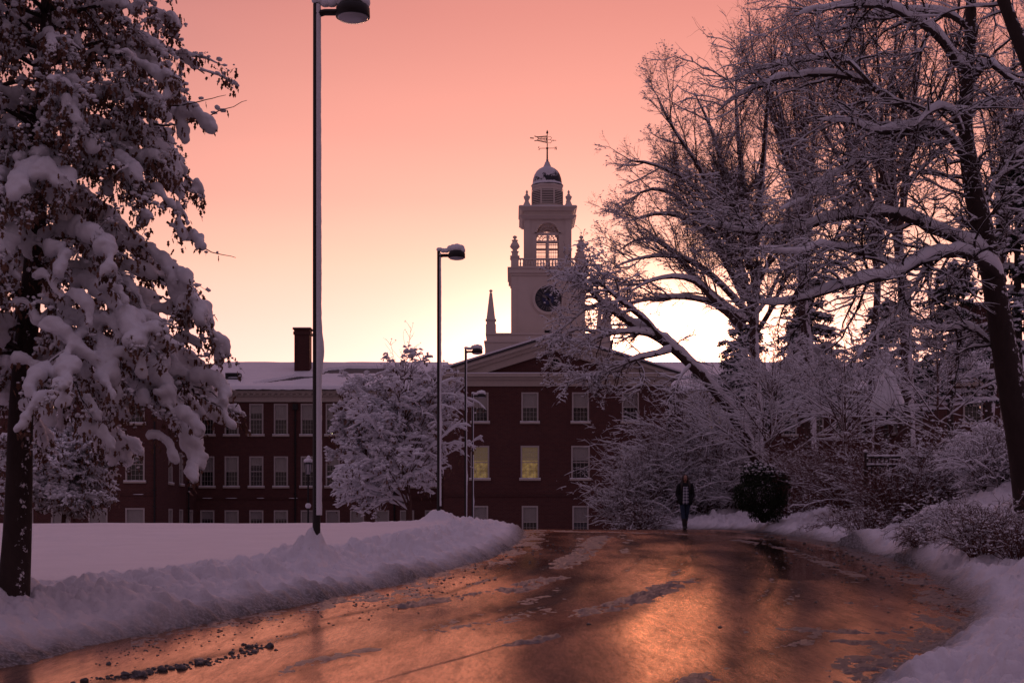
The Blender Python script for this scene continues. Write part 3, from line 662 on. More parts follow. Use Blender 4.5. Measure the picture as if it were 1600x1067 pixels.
# --- chimneys, skylights, downpipes
def chimney(x, y, w, d, z0, z1):
    c = MB(); c.box((x-w/2, y-d/2, z0), (x+w/2, y+d/2, z1-.45)).box((x-w/2-.07, y-d/2-.07, z1-.448), (x+w/2+.07, y+d/2+.07, z1-.25)).box((x-w/2-.02, y-d/2-.02, z1-.248), (x+w/2+.02, y+d/2+.02, z1-.08)).box((x-w/2-.12, y-d/2-.12, z1-.078), (x+w/2+.12, y+d/2+.12, z1))
    c.box((x-w/2+.12, y-d/2-.03, z0+1.0), (x-w/2+.2, y-d/2-.001, z1-.7)).box((x+w/2-.2, y-d/2-.03, z0+1.0), (x+w/2-.12, y-d/2-.001, z1-.7))
    o = rel(c, 'chimney', M['brick_dark'])
    s_ = MB(); s_.box((x-w/2-.1, y-d/2-.1, z1+.003), (x+w/2+.1, y+d/2+.1, z1+.05)); q = s_.build('chimney_snow', M['snow_far'], o); q.data.transform(Matrix.Translation(-hall.location))
chimney(wx(473.5, 103), 103, 1.10, 1.1, 11.8, 16.0); chimney(2*HX - wx(473.5, 103), 103, 1.3, 1.1, 11.8, 16.2); chimney(wx(1530, 93), 93, 2.3, 1.3, 12.0, 16.2)
def skylight(px, py):
    y = 100.0; x = wx(px, y); z = roof_z(y) + .05; c = MB()
    c.box((x-.5, y-.45, z-.2), (x-.42, y+.45, z+.42)).box((x+.42, y-.45, z-.2), (x+.5, y+.45, z+.42)).box((x-.42, y-.45, z+.3), (x+.42, y-.37, z+.42)).box((x-.42, y-.45, z-.2), (x+.42, y-.37, z+.08)).box((x-.42, y+.37, z-.1), (x+.42, y+.45, z+.42))
    o = rel(c, 'skylight', M['iron']); s_ = MB().box((x-.5, y-.45, z+.423), (x+.5, y-.33, z+.47)).box((x-.5, y+.3, z+.423), (x+.5, y+.45, z+.5)); q = s_.build('skylight_snow', M['snow_far'], o); q.data.transform(Matrix.Translation(-hall.location))
skylight(365, 590); skylight(1040, 568); skylight(1092, 580); skylight(637, 583)
dp = []
for x, y in ((wx(461, WY-.2), WY-.12), (wx(242, PYF), PYF-.1), (WLX+.15, wx(293, 1)*0+95.0), (wx(616, WY-.2), WY-.12), (PR+.12, PY+.3)):
    c = MB(); c.tubes([[(x, y, ZB), (x, y, 3), (x, y, 7), (x, y, 10.0)]], [[.055]*4], 8); c.box((x-.17, y-.1, 9.75), (x+.17, y+.1, 10.15))
    for z in (2.9, 3.9, 7.4, 9): c.box((x-.1, y-.07, z), (x+.1, y+.07, z+.07))
    rel(c, 'downpipe', M['iron'])
lp = MB(); lp.box((wx(449.5, 98.5)-.02, 98.22, 8.15), (wx(449.5, 98.5)+.03, 98.24, 8.75)); rel(lp, 'desk_lamp_glow', M['lamplit'])
lp = MB()
for dx in (-.12, 0, .1): lp.inst(OCT[0], OCT[1], [(wx(519, 98.2)+dx, 98.22, 8.13+abs(dx)*.4)], [(.03, .02, .035)])
rel(lp, 'candle_glow', M['lamplit'])

# ------------------------------------------------------------------ clock tower
TY = 109.0; TS = TY / F
tower = thing('clock_tower', 'pale wooden clock tower with open arched belfry, dark dome and weather vane above the gable', 'clock tower', (HX, TY, 12))
def tz(py): return EYE + (HY - py) * TS
def trel(mb, name, m, parent=tower, **k):
    o = mb.build(name, m, parent, **k); o.data.transform(Matrix.Translation(-Vector(tower.location))); return o
TC = TY + 58*TS
def sq(mb, half, z0, z1, mi=0): mb.box((HX-half, TC-half, z0), (HX+half, TC+half, z1), mi)
pl = MB(); sq(pl, 98*TS, 12, tz(540)); sq(pl, 99.5*TS, tz(540)+.002, tz(537.5)); sq(pl, 95*TS, tz(537.5)+.002, tz(528)); sq(pl, 97*TS, tz(528)+.002, tz(525.5))
trel(pl, 'tower_base', M['towerwhite'])
sh = MB(); sq(sh, 58*TS, tz(525.5), tz(431)); sq(sh, 59.5*TS, tz(431)+.002, tz(427)); sq(sh, 62*TS, tz(427)+.002, tz(420)); sq(sh, 63.5*TS, tz(420)+.002, tz(418))
for s in (-1, 1): sh.box((HX+s*53*TS-4*TS, TC-59*TS, tz(525)), (HX+s*53*TS+4*TS, TC-58.02*TS, tz(432)))
trel(sh, 'tower_shaft', M['towerwhite'])
vent = MB(); vent.box((wx(851, TY)-.0, TY-.05+0, tz(522)), (wx(862, TY), TY-.001, tz(516))); trel(vent, 'vent', M['dark'])
ck = MB(); CC = (HX, 0, tz(467)); ring(ck, CC, 20.5*TS, 25*TS, TY-.14, TY-.001, 40); ring(ck, CC, 25.2*TS, 27*TS, TY-.06, TY-.001, 40)
clock = trel(ck, 'clock', M['towerwhite'], smooth=False)
fc = MB(); disc(fc, CC, 20.6*TS, TY-.02, 40); trel(fc, 'clock_face', M['clockface'], clock)
bd = MB(); disc(bd, CC, 9*TS, TY-.026, 30); trel(bd, 'clock_centre', M['blue'], clock)
nm = MB()
for k in range(12):
    a = math.pi/2 - k*math.pi/6; ca, sa = math.cos(a), math.sin(a)
    for off in ((-.06, .06) if k % 3 else (-.1, 0, .1)):
        def q(r, o): return (CC[0]+r*TS*ca - o*sa, TY-.04, CC[2]+r*TS*sa + o*ca)
        nm.tubes([[q(12.5, off), q(18.5, off*1.4)]], [[.028, .034]], 4)
trel(nm, 'numerals', M['clockmark'], clock)
for L, ang_, w_ in ((17, -62, .05), (11, 148, .07)):
    h_ = MB(); a = R(ang_); d_ = np.array([math.cos(a), 0, math.sin(a)]); e_ = np.array([-math.sin(a), 0, math.cos(a)]); c0 = np.array([CC[0], TY-.075, CC[2]])
    h_.prism([c0-d_*.25-e_*w_, c0-d_*.25+e_*w_, c0+d_*L*TS*.8+e_*w_*1.5, c0+d_*L*TS, c0+d_*L*TS*.8-e_*w_*1.5], (0, .025, 0)); trel(h_, 'clock_hand', M['clockmark'], clock)
# balustrade
bz0, bz1 = tz(418)+.002, tz(403)
bl_ = MB(); bh = 55*TS
for (a, b, c, d) in ((-bh, -bh, bh, -bh), (-bh, bh, bh, bh)):
    for y in (TC-bh, TC+bh):
        pass
for z0, z1 in ((bz0, bz0+.13), (bz1-.12, bz1)):
    for y in (TC-bh, TC+bh): bl_.box((HX-bh, y-.09, z0), (HX+bh, y+.09, z1))
    for x in (HX-bh, HX+bh): bl_.box((x-.09, TC-bh+.09, z0), (x+.09, TC+bh-.09, z1))
balus = trel(bl_, 'balustrade', M['towerwhite'])
prof = np.array([(.04, bz0+.13), (.065, bz0+.25), (.075, bz0+.33), (.035, bz0+.48), (.05, bz1-.12)])
bproto = None
for k in range(22):
    t = -bh + .35 + k * (2*bh-.7)/21
    for x, y in ((HX+t, TC-bh), (HX+t, TC+bh), (HX-bh, TC+t), (HX+bh, TC+t)):
        if bproto is None: bproto = MB().lathe(prof - [0, tower.location.z], (0, 0, 0), 6).build('baluster', M['towerwhite'], balus, smooth=True); q = bproto
        else: q = bproto.copy(); COL.objects.link(q); q.parent = balus
        q.location = (x - HX, y - TY, 0)
# corner posts with large urns
urn = np.array([(.30, 0), (.30, .10), (.18, .16), (.17, .26), (.36, .52), (.38, .62), (.30, .86), (.19, 1.12), (.20, 1.16), (.24, 1.20), (.24, 1.28), (.10, 1.32), (.07, 1.42), (.15, 1.50), (.17, 1.60), (.12, 1.70), (.01, 1.76)])
for sx in (-1, 1):
    for sy in (-1, 1):
        x, y = HX+sx*(58-6)*TS, TC+sy*(58-6)*TS; z1 = tz(402); c = MB()
        c.box((x-.30, y-.30, tz(418)+.002), (x+.30, y+.30, z1)).box((x-.36, y-.36, z1+.002), (x+.36, y+.36, z1+.12)).box((x-.24, y-.24, z1+.122), (x+.24, y+.24, z1+.42))
        o = trel(c, 'balustrade_post', M['towerwhite'])
        u_ = MB().lathe(urn * [1, (tz(367)-z1-.42)/1.76] , (x, y, z1+.422), 16); trel(u_, 'urn', M['towerwhite'], o, smooth=True)
# obelisks on the base corners
for sx in (-1, 1):
    for sy in (-1, 1):
        x, y = HX+sx*89*TS, TC+sy*89*TS; c = MB(); z0 = tz(525.4)
        c.box((x-.38, y-.38, z0), (x+.38, y+.38, tz(512))).box((x-.33, y-.33, tz(512)+.002), (x+.33, y+.33, tz(506))).box((x-.40, y-.40, tz(506)+.002), (x+.40, y+.40, tz(504)))
        c.lathe([(.47, tz(504)+.003), (.14, tz(463))], (x, y, 0), 4, a0=math.pi/4); c.lathe([(.05, tz(463)), (.05, tz(462)), (.13, tz(460.5)), (.13, tz(459)), (.02, tz(457.5))], (x, y, 0), 10)
        trel(c, 'obelisk', M['towerwhite'])
# belfry with four open arches
bf = MB(); H2 = 36*TS; z0b, z1b = tz(418), tz(321); aw = 17.5*TS; zs = tz(360.5); T_ = .35
arc = [(aw*math.cos(t), zs+aw*math.sin(t)) for t in np.linspace(0, math.pi, 15)]
for k in range(4):
    c_, s_ = math.cos(k*math.pi/2), math.sin(k*math.pi/2)
    def X3(u, d, z): return (HX + u*c_ + (H2-d)*s_, TC + u*s_ - (H2-d)*c_, z)
    def pr(poly2, d0, d1):
        a = [X3(u, d0, z) for u, z in poly2]; b = [X3(u, d1, z) for u, z in poly2]; n_ = len(a)
        bf.add(a + b, [(i, (i+1) % n_, (i+1) % n_+n_, i+n_) for i in range(n_)]); bf.add(a, [tuple(range(n_))]); bf.add(b, [tuple(range(n_))[::-1]])
    e = H2 - (T_ if k % 2 else 0) - .001
    pr([(-e, z0b), (-aw, z0b), (-aw, zs), (-e, zs)], 0, T_); pr([(aw, z0b), (e, z0b), (e, zs), (aw, zs)], 0, T_)
    for (u0, v0), (u1, v1) in zip(arc[:-1], arc[1:]): pr([(u1, v1), (u0, v0), (u0, z1b), (u1, z1b)], .0, T_)
    pr([(-e, zs), (-aw, zs), (-aw, z1b), (-e, z1b)], 0, T_); pr([(aw, zs), (e, zs), (e, z1b), (aw, z1b)], 0, T_)
    # corner pilasters and archivolt
    for s in (-1, 1):
        u0, u1 = sorted((s*H2, s*(H2-.42))); pr([(u0 - (.06 if s < 0 else 0), z0b+.01), (u1 + (.06 if s > 0 else 0), z0b+.01), (u1 + (.06 if s > 0 else 0), tz(338)), (u0 - (.06 if s < 0 else 0), tz(338))], -.07, -.002) if k % 2 == 0 else pr([(u0, z0b+.01), (u1, z0b+.01), (u1, tz(338)), (u0, tz(338))], -.07, -.002)
    aw2 = aw+.16; a2 = [(aw2*math.cos(t), zs+aw2*math.sin(t)) for t in np.linspace(0, math.pi, 15)]
    for i in range(14): pr([arc[i+1], arc[i], a2[i], a2[i+1]], -.05, -.002)
    pr([(-aw-.3, zs-.02), (-aw, zs-.02), (-aw, zs+.08), (-aw-.3, zs+.08)], -.05, -.003)
    pr([(aw, zs-.02), (aw+.3, zs-.02), (aw+.3, zs+.08), (aw, zs+.08)], -.05, -.003)
belfry = trel(bf, 'belfry', M['towerwhite'])
for k in (0, 2):
    gr = MB()
    s_ = 1 if k == 0 else -1; y = TC - s_*(H2-.17)
    gr.box((HX-aw, y-.05, zs-.10), (HX+aw, y+.05, zs+.10)); gr.box((HX-.10, y-.05, z0b), (HX+.10, y+.05, zs-.1)); gr.box((HX-aw, y-.045, tz(374)), (HX+aw, y+.045, tz(371)))
    for u in np.linspace(-aw, aw, 13)[1:-1]:
        if abs(u) > .12: gr.box((HX+u-.012, y-.02, z0b), (HX+u+.012, y+.02, zs-.1))
    for z in np.arange(tz(402), zs-.1, .30): gr.box((HX-aw, y-.021, z-.013), (HX+aw, y+.021, z+.013))
    for rr_ in (.45, .75):                          # fanlight arcs and rays
        ps = [(HX+aw*rr_*math.cos(t), y, zs+aw*rr_*math.sin(t)) for t in np.linspace(0, math.pi, 12)]; gr.tubes([ps], [[.03]*12], 4)
    for t in np.linspace(0, math.pi, 12)[1:-1]: gr.tubes([[(HX+aw*.45*math.cos(t), y, zs+aw*.45*math.sin(t)), (HX+aw*math.cos(t), y, zs+aw*math.sin(t))]], [[.02, .02]], 4)
    trel(gr, 'arch_lattice', M['towerwhite'], belfry)
co2 = MB()
for (py0, py1, tip) in ((326, 319, 46), (338.5, 333, 45)):
    z0, z1 = tz(py0), tz(py1); zm = z0+(z1-z0)*.55
    a, b = (39*TS, tip*TS)
    ls = [(a, z0), (a+.12, z0+.06), (b-.12, zm), (b, zm+.08), (b, z1)]
    co2.lathe([(r_*math.sqrt(2), z) for r_, z in ls], (HX, TC, 0), 4, a0=math.pi/4)
sq(co2, 38*TS, tz(333), tz(326))
trel(co2, 'belfry_cornice', M['towerwhite'])
cs = MB(); sq(cs, 45*TS, tz(319)+.002, tz(317.6)); sq(cs, 57*TS, tz(418)+.003, tz(417.3)); trel(cs, 'ledge_snow', M['snow_far'])
urn2 = np.array([(.36, 0), (.36, .14), (.28, .22), (.20, .40), (.14, .55), (.22, .72), (.26, .86), (.22, .92), (.10, .98), (.13, 1.06), (.05, 1.12), (.10, 1.22), (.08, 1.30), (.01, 1.42)])
for sx in (-1, 1):
    for sy in (-1, 1):
        x, y = HX+sx*33*TS, TC+sy*33*TS; trel(MB().lathe(urn2*[1, (tz(291)-tz(319))/1.42], (x, y, tz(319)), 14), 'urn', M['towerwhite'], smooth=True)
ln = MB(); n8 = math.pi/8; hx_ = 23.5*TS/math.cos(n8)
ln.lathe([(hx_*1.08, tz(319)+.003), (hx_*1.08, tz(313)), (hx_, tz(312)), (hx_, tz(282)), (hx_*1.05, tz(281)), (hx_*1.05, tz(278))], (HX, TC, 0), 8, a0=n8)
lantern = trel(ln, 'lantern', M['towerwhite'])
for k in range(8):
    a = k*math.pi/4 - math.pi/2; lv = MB(); ap = 23.5*TS; ux, uy = -math.sin(a), math.cos(a); nx_, ny_ = math.cos(a), math.sin(a)
    def L3(u, d, z): return (HX+nx_*(ap+d)+ux*u, TC+ny_*(ap+d)+uy*u, z)
    hw2 = 9*TS; za, zb_ = tz(309), tz(287)
    lv.add([L3(-hw2, .004, za), L3(hw2, .004, za), L3(hw2, .004, zb_), L3(-hw2, .004, zb_)], [(0, 1, 2, 3)], 1)
    for j in range(8):
        z = za + (zb_-za)*(j+.1)/8; lv.add([L3(-hw2, .07, z), L3(hw2, .07, z), L3(hw2, .01, z+.09), L3(-hw2, .01, z+.09)], [(0, 1, 2, 3)])
    for s in (-1, 1): lv.add([L3(s*hw2, .08, za-.05), L3(s*(hw2+.07), .08, za-.05), L3(s*(hw2+.07), .08, zb_+.08), L3(s*hw2, .08, zb_+.08)], [(0, 1, 2, 3)])
    trel(lv, 'louvre', [M['towerwhite'], M['dark']], lantern)
dm = MB(); q0 = tz(277)
dm.lathe([(25.5*TS, tz(278)), (26*TS, tz(277)), (25.5*TS, tz(276)), (23.6*TS, tz(275)), (23.4*TS, tz(271)), (22.5*TS, tz(265)), (20.5*TS, tz(259)), (17.5*TS, tz(254)), (13*TS, tz(250)), (8.5*TS, tz(247.5)), (5.8*TS, tz(246)), (5.6*TS, tz(244)), (4.2*TS, tz(242)), (4.0*TS, tz(240)), (1.8*TS, tz(237)), (2.0*TS, tz(235)), (.8*TS, tz(234))], (HX, TC, 0), 24)
dome = trel(dm, 'dome', M['lead'], smooth=True)
ds = MB()
pf = [(26*TS, tz(276.6)), (24.3*TS, tz(275.2)), (24.0*TS, tz(273.6)), (23.2*TS, tz(273.4))]; ds.lathe(pf, (HX, TC, 0), 24)
trel(ds, 'dome_snow', M['snow_far'], dome, smooth=True)
wv = MB(); Z = lambda p: tz(p); Xp = lambda p: HX + (p-852.5)*TS; yv = TC
wv.tubes([[(HX, yv, Z(236)), (HX, yv, Z(217))], ], [[.07, .06]], 6); wv.tubes([[(HX, yv, Z(217)), (HX, yv, Z(190))]], [[.04, .03]], 6)
wv.tubes([[(HX, yv, Z(194)), (HX, yv, Z(191.5)), (HX, yv, Z(187))]], [[.03, .10, .01]], 6); wv.inst(OCT[0], OCT[1], [(HX, yv, Z(216.5))], [(.11, .11, .11)])
vane = trel(wv, 'weather_vane', M['iron'])
ar = MB(); ar.tubes([[(Xp(841), yv, Z(216.7)), (Xp(864), yv, Z(216.3))]], [[.022, .022]], 5); ar.tubes([[(HX, yv-1.1, Z(216.5)), (HX, yv+1.1, Z(216.5))]], [[.022, .022]], 5)
def seg(mb, *pts, r=.022): mb.tubes([[(Xp(a), yv, Z(b)) for a, b in pts]], [[r]*len(pts)], 5)
seg(ar, (865, 219), (865, 214)); seg(ar, (865, 214), (867.5, 219)); seg(ar, (867.5, 219), (867.5, 214))
seg(ar, (840.5, 214.6), (838.8, 214), (838, 215.2), (839.3, 216.5), (840.7, 217.6), (840, 219), (838, 218.6))
trel(ar, 'compass_arms', M['iron'], vane)
bn = MB()
seg(bn, (832, 197), (836, 198.4), (852, 197.2), r=.04); seg(bn, (832, 204.6), (836, 204), (852, 207.5), r=.04); seg(bn, (836, 198.4), (838.5, 201), (836, 204), r=.03)
for k in range(6): seg(bn, (838.5+k*2.2, 198.3), (839.8+k*2.2, 201.5), (838.5+k*2.2, 204.6+k*.5), r=.022)
seg(bn, (838, 201.2), (852, 202), r=.022); seg(bn, (852, 197), (852, 207.5), r=.045)
seg(bn, (825, 200), (831, 200.6), r=.045); seg(bn, (854, 198.4), (858, 198), (859.5, 200), (858, 202.4), (854, 202.8)); seg(bn, (858, 202.8), (860, 205), (858, 208), (854, 208)); seg(bn, (861, 204), (867, 204)); seg(bn, (861.2, 203.2), (862.8, 204), (861.2, 204.8), r=.03)
trel(bn, 'banner', M['iron'], vane)

# ------------------------------------------------------------------ street lamps
def street_lamp(px, D, ytop, label, seed, lean=0.0):
    base_z = gz(wx(px, D), D); H = EYE + (HY-ytop)/F*D - base_z
    t = thing('street_lamp', label, 'street lamp', (wx(px, D), D, base_z), group='tall street lamps along the road'); rng = np.random.default_rng(seed)
    p = MB(); p.lathe([(.060, -.5), (.057, .06), (.055, H*.5), (.050, H-.14), (.045, H-.12)], n=10, a0=math.pi/10); p.build('pole', M['steel'], t)
    a = MB(); a.tubes([[(0, 0, H-.28), (.12, 0, H-.25), (.30, 0, H-.25), (.36, 0, H-.25)]], [[.055, .05, .05, .045]], 8); a.build('arm', M['steel'], t)
    h = MB(); h.lathe([(.05, .12), (.20, .11), (.245, .05), (.25, -.08), (.235, -.085)], (.53, 0, H-.24), 24); hd = h.build('lamp_head', M['steel'], t, smooth=True)
    l = MB(); l.lathe([(.225, -.082), (.20, -.115), (.11, -.135), (.01, -.14)], (.53, 0, H-.24), 24); l.build('lens', M['lens'], hd, smooth=True)
    # wind-blown snow plastered on the right side of the pole
    zz = np.arange(.15, H-.12, .07); n_ = len(zz); r = np.interp(zz, [0, H], [.057, .051]); k = 9; th = np.linspace((-.47 if D < 30 else -.33)*math.pi, .40*math.pi, k)
    th2 = th[None, :] + 0*zz[:, None]; thick = (.020 + .010*rng.standard_normal((n_, 1)).cumsum(0)*.12).clip(.012, .035) + .006*rng.random((n_, k)); thick = thick * np.sin(np.linspace(.0, math.pi, k))[None, :]**.4
    bulge = np.exp(-((zz - H*.33)/.25)**2)[:, None]*.035; rad = r[:, None] + thick + bulge*np.sin(np.linspace(0, math.pi, k))[None, :]
    v = np.stack([rad*np.cos(th2)*1.0, rad*np.sin(th2), np.repeat(zz[:, None], k, 1)], -1); s = MB(); s.add(v, grid_faces(n_, k)[:, ::-1]); s.build('pole_snow', M['snow_soft'], t, smooth=True)
    c = MB()
    bx = np.array([(0, 0, .0), (.05, 0, 0), (.14, 0, -.03), (.24, 0, -.03), (.36, 0, .03), (.46, 0, .04), (.58, 0, .05), (.70, 0, .03), (.77, 0, -.03), (.50, .1, .02), (.62, -.1, .02), (.64, .1, .02), (.50, -.11, .01), (.73, -.06, -.03), (.40, 0, -.0)])
    sc_ = np.array([(.075, .075, .06), (.08, .07, .06), (.09, .065, .07), (.10, .065, .07), (.10, .1, .09), (.12, .16, .11), (.14, .17, .12), (.12, .15, .11), (.07, .12, .09), (.12, .12, .10), (.12, .12, .1), (.1, .12, .09), (.1, .1, .08), (.07, .1, .09), (.1, .09, .09)])
    c.inst(ICO2[0], ICO2[1], bx*[.93, 1, 1] + [0, 0, H-.075], sc_*[.98, .98, 1.05]); c.build('snow_cap', M['snow_soft'], t, smooth=True)
    return t
street_lamp(494.5, 20.7, -7, 'tallest lamp post in the snowbank, nearest on the left of the road', 1)
street_lamp(685.5, 41.8, 386, 'second lamp post, standing beside the broad snowy tree', 2)
street_lamp(727.5, 64.6, 541, 'third lamp post, its head just below the gable roofline', 3)
street_lamp(738.5, 84, 612, 'farthest thin lamp post in front of the brick pavilion wall', 4)
# post lantern by the left wing
def lantern_post():
    D = 70.0; x = wx(481.5, D); z0 = EYE+(HY-832)/F*D; zt = EYE+(HY-712)/F*D; H = zt - z0
    t = thing('lantern_post', 'small black lantern on a slim post capped with snow beside the nearest tall pole', 'lantern', (x, D, z0))
    MB().lathe([(.10, -1.5), (.10, .3), (.05, .45), (.04, H-1.0), (.06, H-.95), (.05, H-.9)], n=10).build('post', M['iron'], t, smooth=True)
    l = MB().lathe([(.08, H-.9), (.11, H-.86), (.17, H-.42), (.18, H-.40)], n=6); g = l.build('lamp_glass', M['lens'], t)
    f = MB()
    for k in range(6):
        a = k*math.pi/3; f.tubes([[(.115*math.cos(a), .115*math.sin(a), H-.87), (.185*math.cos(a), .185*math.sin(a), H-.4)]], [[.015, .015]], 4)
    f.lathe([(.22, H-.41), (.2, H-.36), (.10, H-.22), (.03, H-.16), (.03, H-.08)], n=6); f.build('lantern_frame', M['iron'], t)
    MB().inst(ICO2[0], ICO2[1], [(0, 0, H-.24), (0.02, 0, H-.12), (.0, 0, H-2.45)], [(.23, .23, .13), (.11, .11, .14), (.15, .12, .14)]).build('snow_cap', M['snow_far'], t, smooth=True)
lantern_post()

# ------------------------------------------------------------------ trees
def norm(v): return v / (np.linalg.norm(v, axis=-1, keepdims=True) + 1e-9)
def grow(rng, st, d, L, r, n=7, wob=.12, trop=(0, 0, .05), taper=.35, power=1.0):
    """many branches at once: st (B,3), d (B,3), L (B,), r (B,)"""
    B = len(st); pts = np.zeros((B, n, 3)); pts[:, 0] = st; d = norm(d); trop = np.asarray(trop, float)
    for k in range(1, n):
        d = norm(d + rng.normal(0, wob, (B, 3)) + trop)
        pts[:, k] = pts[:, k-1] + d * (L / (n-1))[:, None]
    t = np.linspace(0, 1, n)[None, :]
    return pts, r[:, None] * (1 - (1 - taper) * t**power)
def spawn(rng, pts, rad, per, t0=.2, t1=1.0, ang=(30, 60), lr=(.4, .6), rr=.5, up=0.0, lens=None, flat=None, tipbias=1.0):
    B, n, _ = pts.shape; per = np.broadcast_to(per, (B,)); idx = np.repeat(np.arange(B), per); N_ = len(idx)
    t = t0 + (t1 - t0) * rng.random(N_)**tipbias; f = t * (n-1); i = np.minimum(f.astype(int), n-2); w = (f - i)[:, None]
    p = pts[idx, i] * (1-w) + pts[idx, i+1] * w; tan = norm(pts[idx, i+1] - pts[idx, i]); r0 = rad[idx, i] * (1-w[:, 0]) + rad[idx, i+1] * w[:, 0]
    q = rng.normal(0, 1, (N_, 3))
    if flat is not None: q = q * np.asarray(flat)
    q = norm(q - tan * (q * tan).sum(-1, keepdims=True))
    a = np.radians(rng.uniform(*ang, N_))[:, None]; d = norm(tan * np.cos(a) + q * np.sin(a) + np.array([0, 0, up]))
    if lens is None: lens = np.linalg.norm(np.diff(pts, axis=1), axis=2).sum(1)
    L = lens[idx] * rng.uniform(*lr, N_) * (1.15 - .55 * t)
    return p, d, L, r0 * rr
def snow_on(mb, rng, pts, rad, k=.95, add=.012, sides=5, keep=1.0, lump=.3, maxslope=.9, rmax=9, mi=0):
    """snow lying along the upper side of branches"""
    if keep < 1: m = rng.random(len(pts)) < keep; pts = pts[m]; rad = rad[m]
    if len(pts) == 0: return
    if pts.shape[1] < 5 or lump > 0:              # refine for lumps
        pass
    add = add * max(1.0, float(pts[0, 0, 1]) / 38); t = norm(np.gradient(pts, axis=1)); h = np.clip((maxslope - np.abs(t[:, :, 2])) / maxslope * 1.6, 0, 1)
    rs = (rad * k + add) * h * (1 + lump * rng.normal(0, 1, rad.shape)).clip(.35, 1.9); rs = np.minimum(rs, rmax)
    rs[:, -1] *= .35; c = pts + np.array([0, 0, 1.]) * (rad * .75 + rs * .35)[:, :, None]
    mb.tubes(c, np.maximum(rs, .0006), sides, mi)
def clumps(mb, rng, pts, per, s=(.03, .06), lift=.6, mi=0, tmpl=OCTA, jit=.02, elong=1.5, tilt=.35, t0=.1):
    """small lumps of snow caught on twigs"""
    B, n, _ = pts.shape; N_ = int(B * per)
    if N_ == 0: return None
    b = rng.integers(0, B, N_); f = (t0 + (1-t0) * rng.random(N_)) * (n-1); i = np.minimum(f.astype(int), n-2); w = (f-i)[:, None]
    p = pts[b, i] * (1-w) + pts[b, i+1] * w + rng.normal(0, jit, (N_, 3)); sz = rng.uniform(s[0], s[1], N_)
    p[:, 2] += sz * lift
    sc_ = np.stack([sz * rng.uniform(1, elong, N_), sz * rng.uniform(.7, 1.1, N_), sz * rng.uniform(.5, .9, N_)], -1)
    mb.inst(tmpl[0], tmpl[1], p, sc_, rot_rand(rng, N_, tilt), mi); return p
LEAFV = np.array([(0, 0, 0), (.22, .02, -.25), (.13, .05, -.45), (.26, .04, -.62), (.10, .03, -.82), (0, 0, -1.05), (-.12, .04, -.8), (-.25, .02, -.58), (-.12, .05, -.42), (-.22, .03, -.22)])
LEAFF = np.array([[0, 1, 2, 8, 9][0:4], [0, 2, 8, 9], [2, 3, 4, 6], [2, 6, 7, 8], [4, 5, 6, 6]][:1])
def leaves(mb, rng, c, s=(.06, .10), tilt=.5, mi=0):
    N_ = len(c); v = LEAFV; f = np.array([[0, 1, 2], [0, 2, 8], [0, 8, 9], [2, 3, 4], [2, 4, 8], [8, 4, 6], [8, 6, 7], [4, 5, 6]])
    sz = rng.uniform(s[0], s[1], N_); mb.inst(v, f, c, np.stack([sz*rng.uniform(.8, 1.3, N_), sz*1.0, sz], -1), rot_rand(rng, N_, tilt), mi)
def tree_thing(name, label, cat, at, group=None): return thing(name, label, cat, at, group=group)
def sub(mb, name, m, t, smooth=False, parent=None):
    if not mb.f: return None
    o = mb.build(name, m, parent or t, smooth=smooth); o.data.transform(Matrix.Translation(-Vector(t.location))); return o
def poly_curve(pp, D, r_px, n=None, dd=0.0):
    """hand measured limb: photo pixels at distance D(+dd along it), radii in photo pixels"""
    pp = np.array(pp, float); m = len(pp); Ds = np.linspace(D, D+dd, m) if np.isscalar(D) else np.array(D, float)
    p = np.array([P(a, b, d) for (a, b), d in zip(pp, Ds)]); r = np.interp(np.arange(m), np.linspace(0, m-1, len(r_px)), r_px) * Ds / F
    L = np.concatenate([[0], np.cumsum(np.linalg.norm(np.diff(p, axis=0), axis=1))]); n = n or max(6, int(L[-1] / .22)); q = np.linspace(0, L[-1], n)
    c = np.column_stack([p, r]); c = smooth_poly(c, 2); L = np.concatenate([[0], np.cumsum(np.linalg.norm(np.diff(c[:, :3], axis=0), axis=1))]); q = np.linspace(0, L[-1], n)
    c = np.stack([np.interp(q, L, c[:, k]) for k in range(4)], -1); return c[:, :3], c[:, 3]

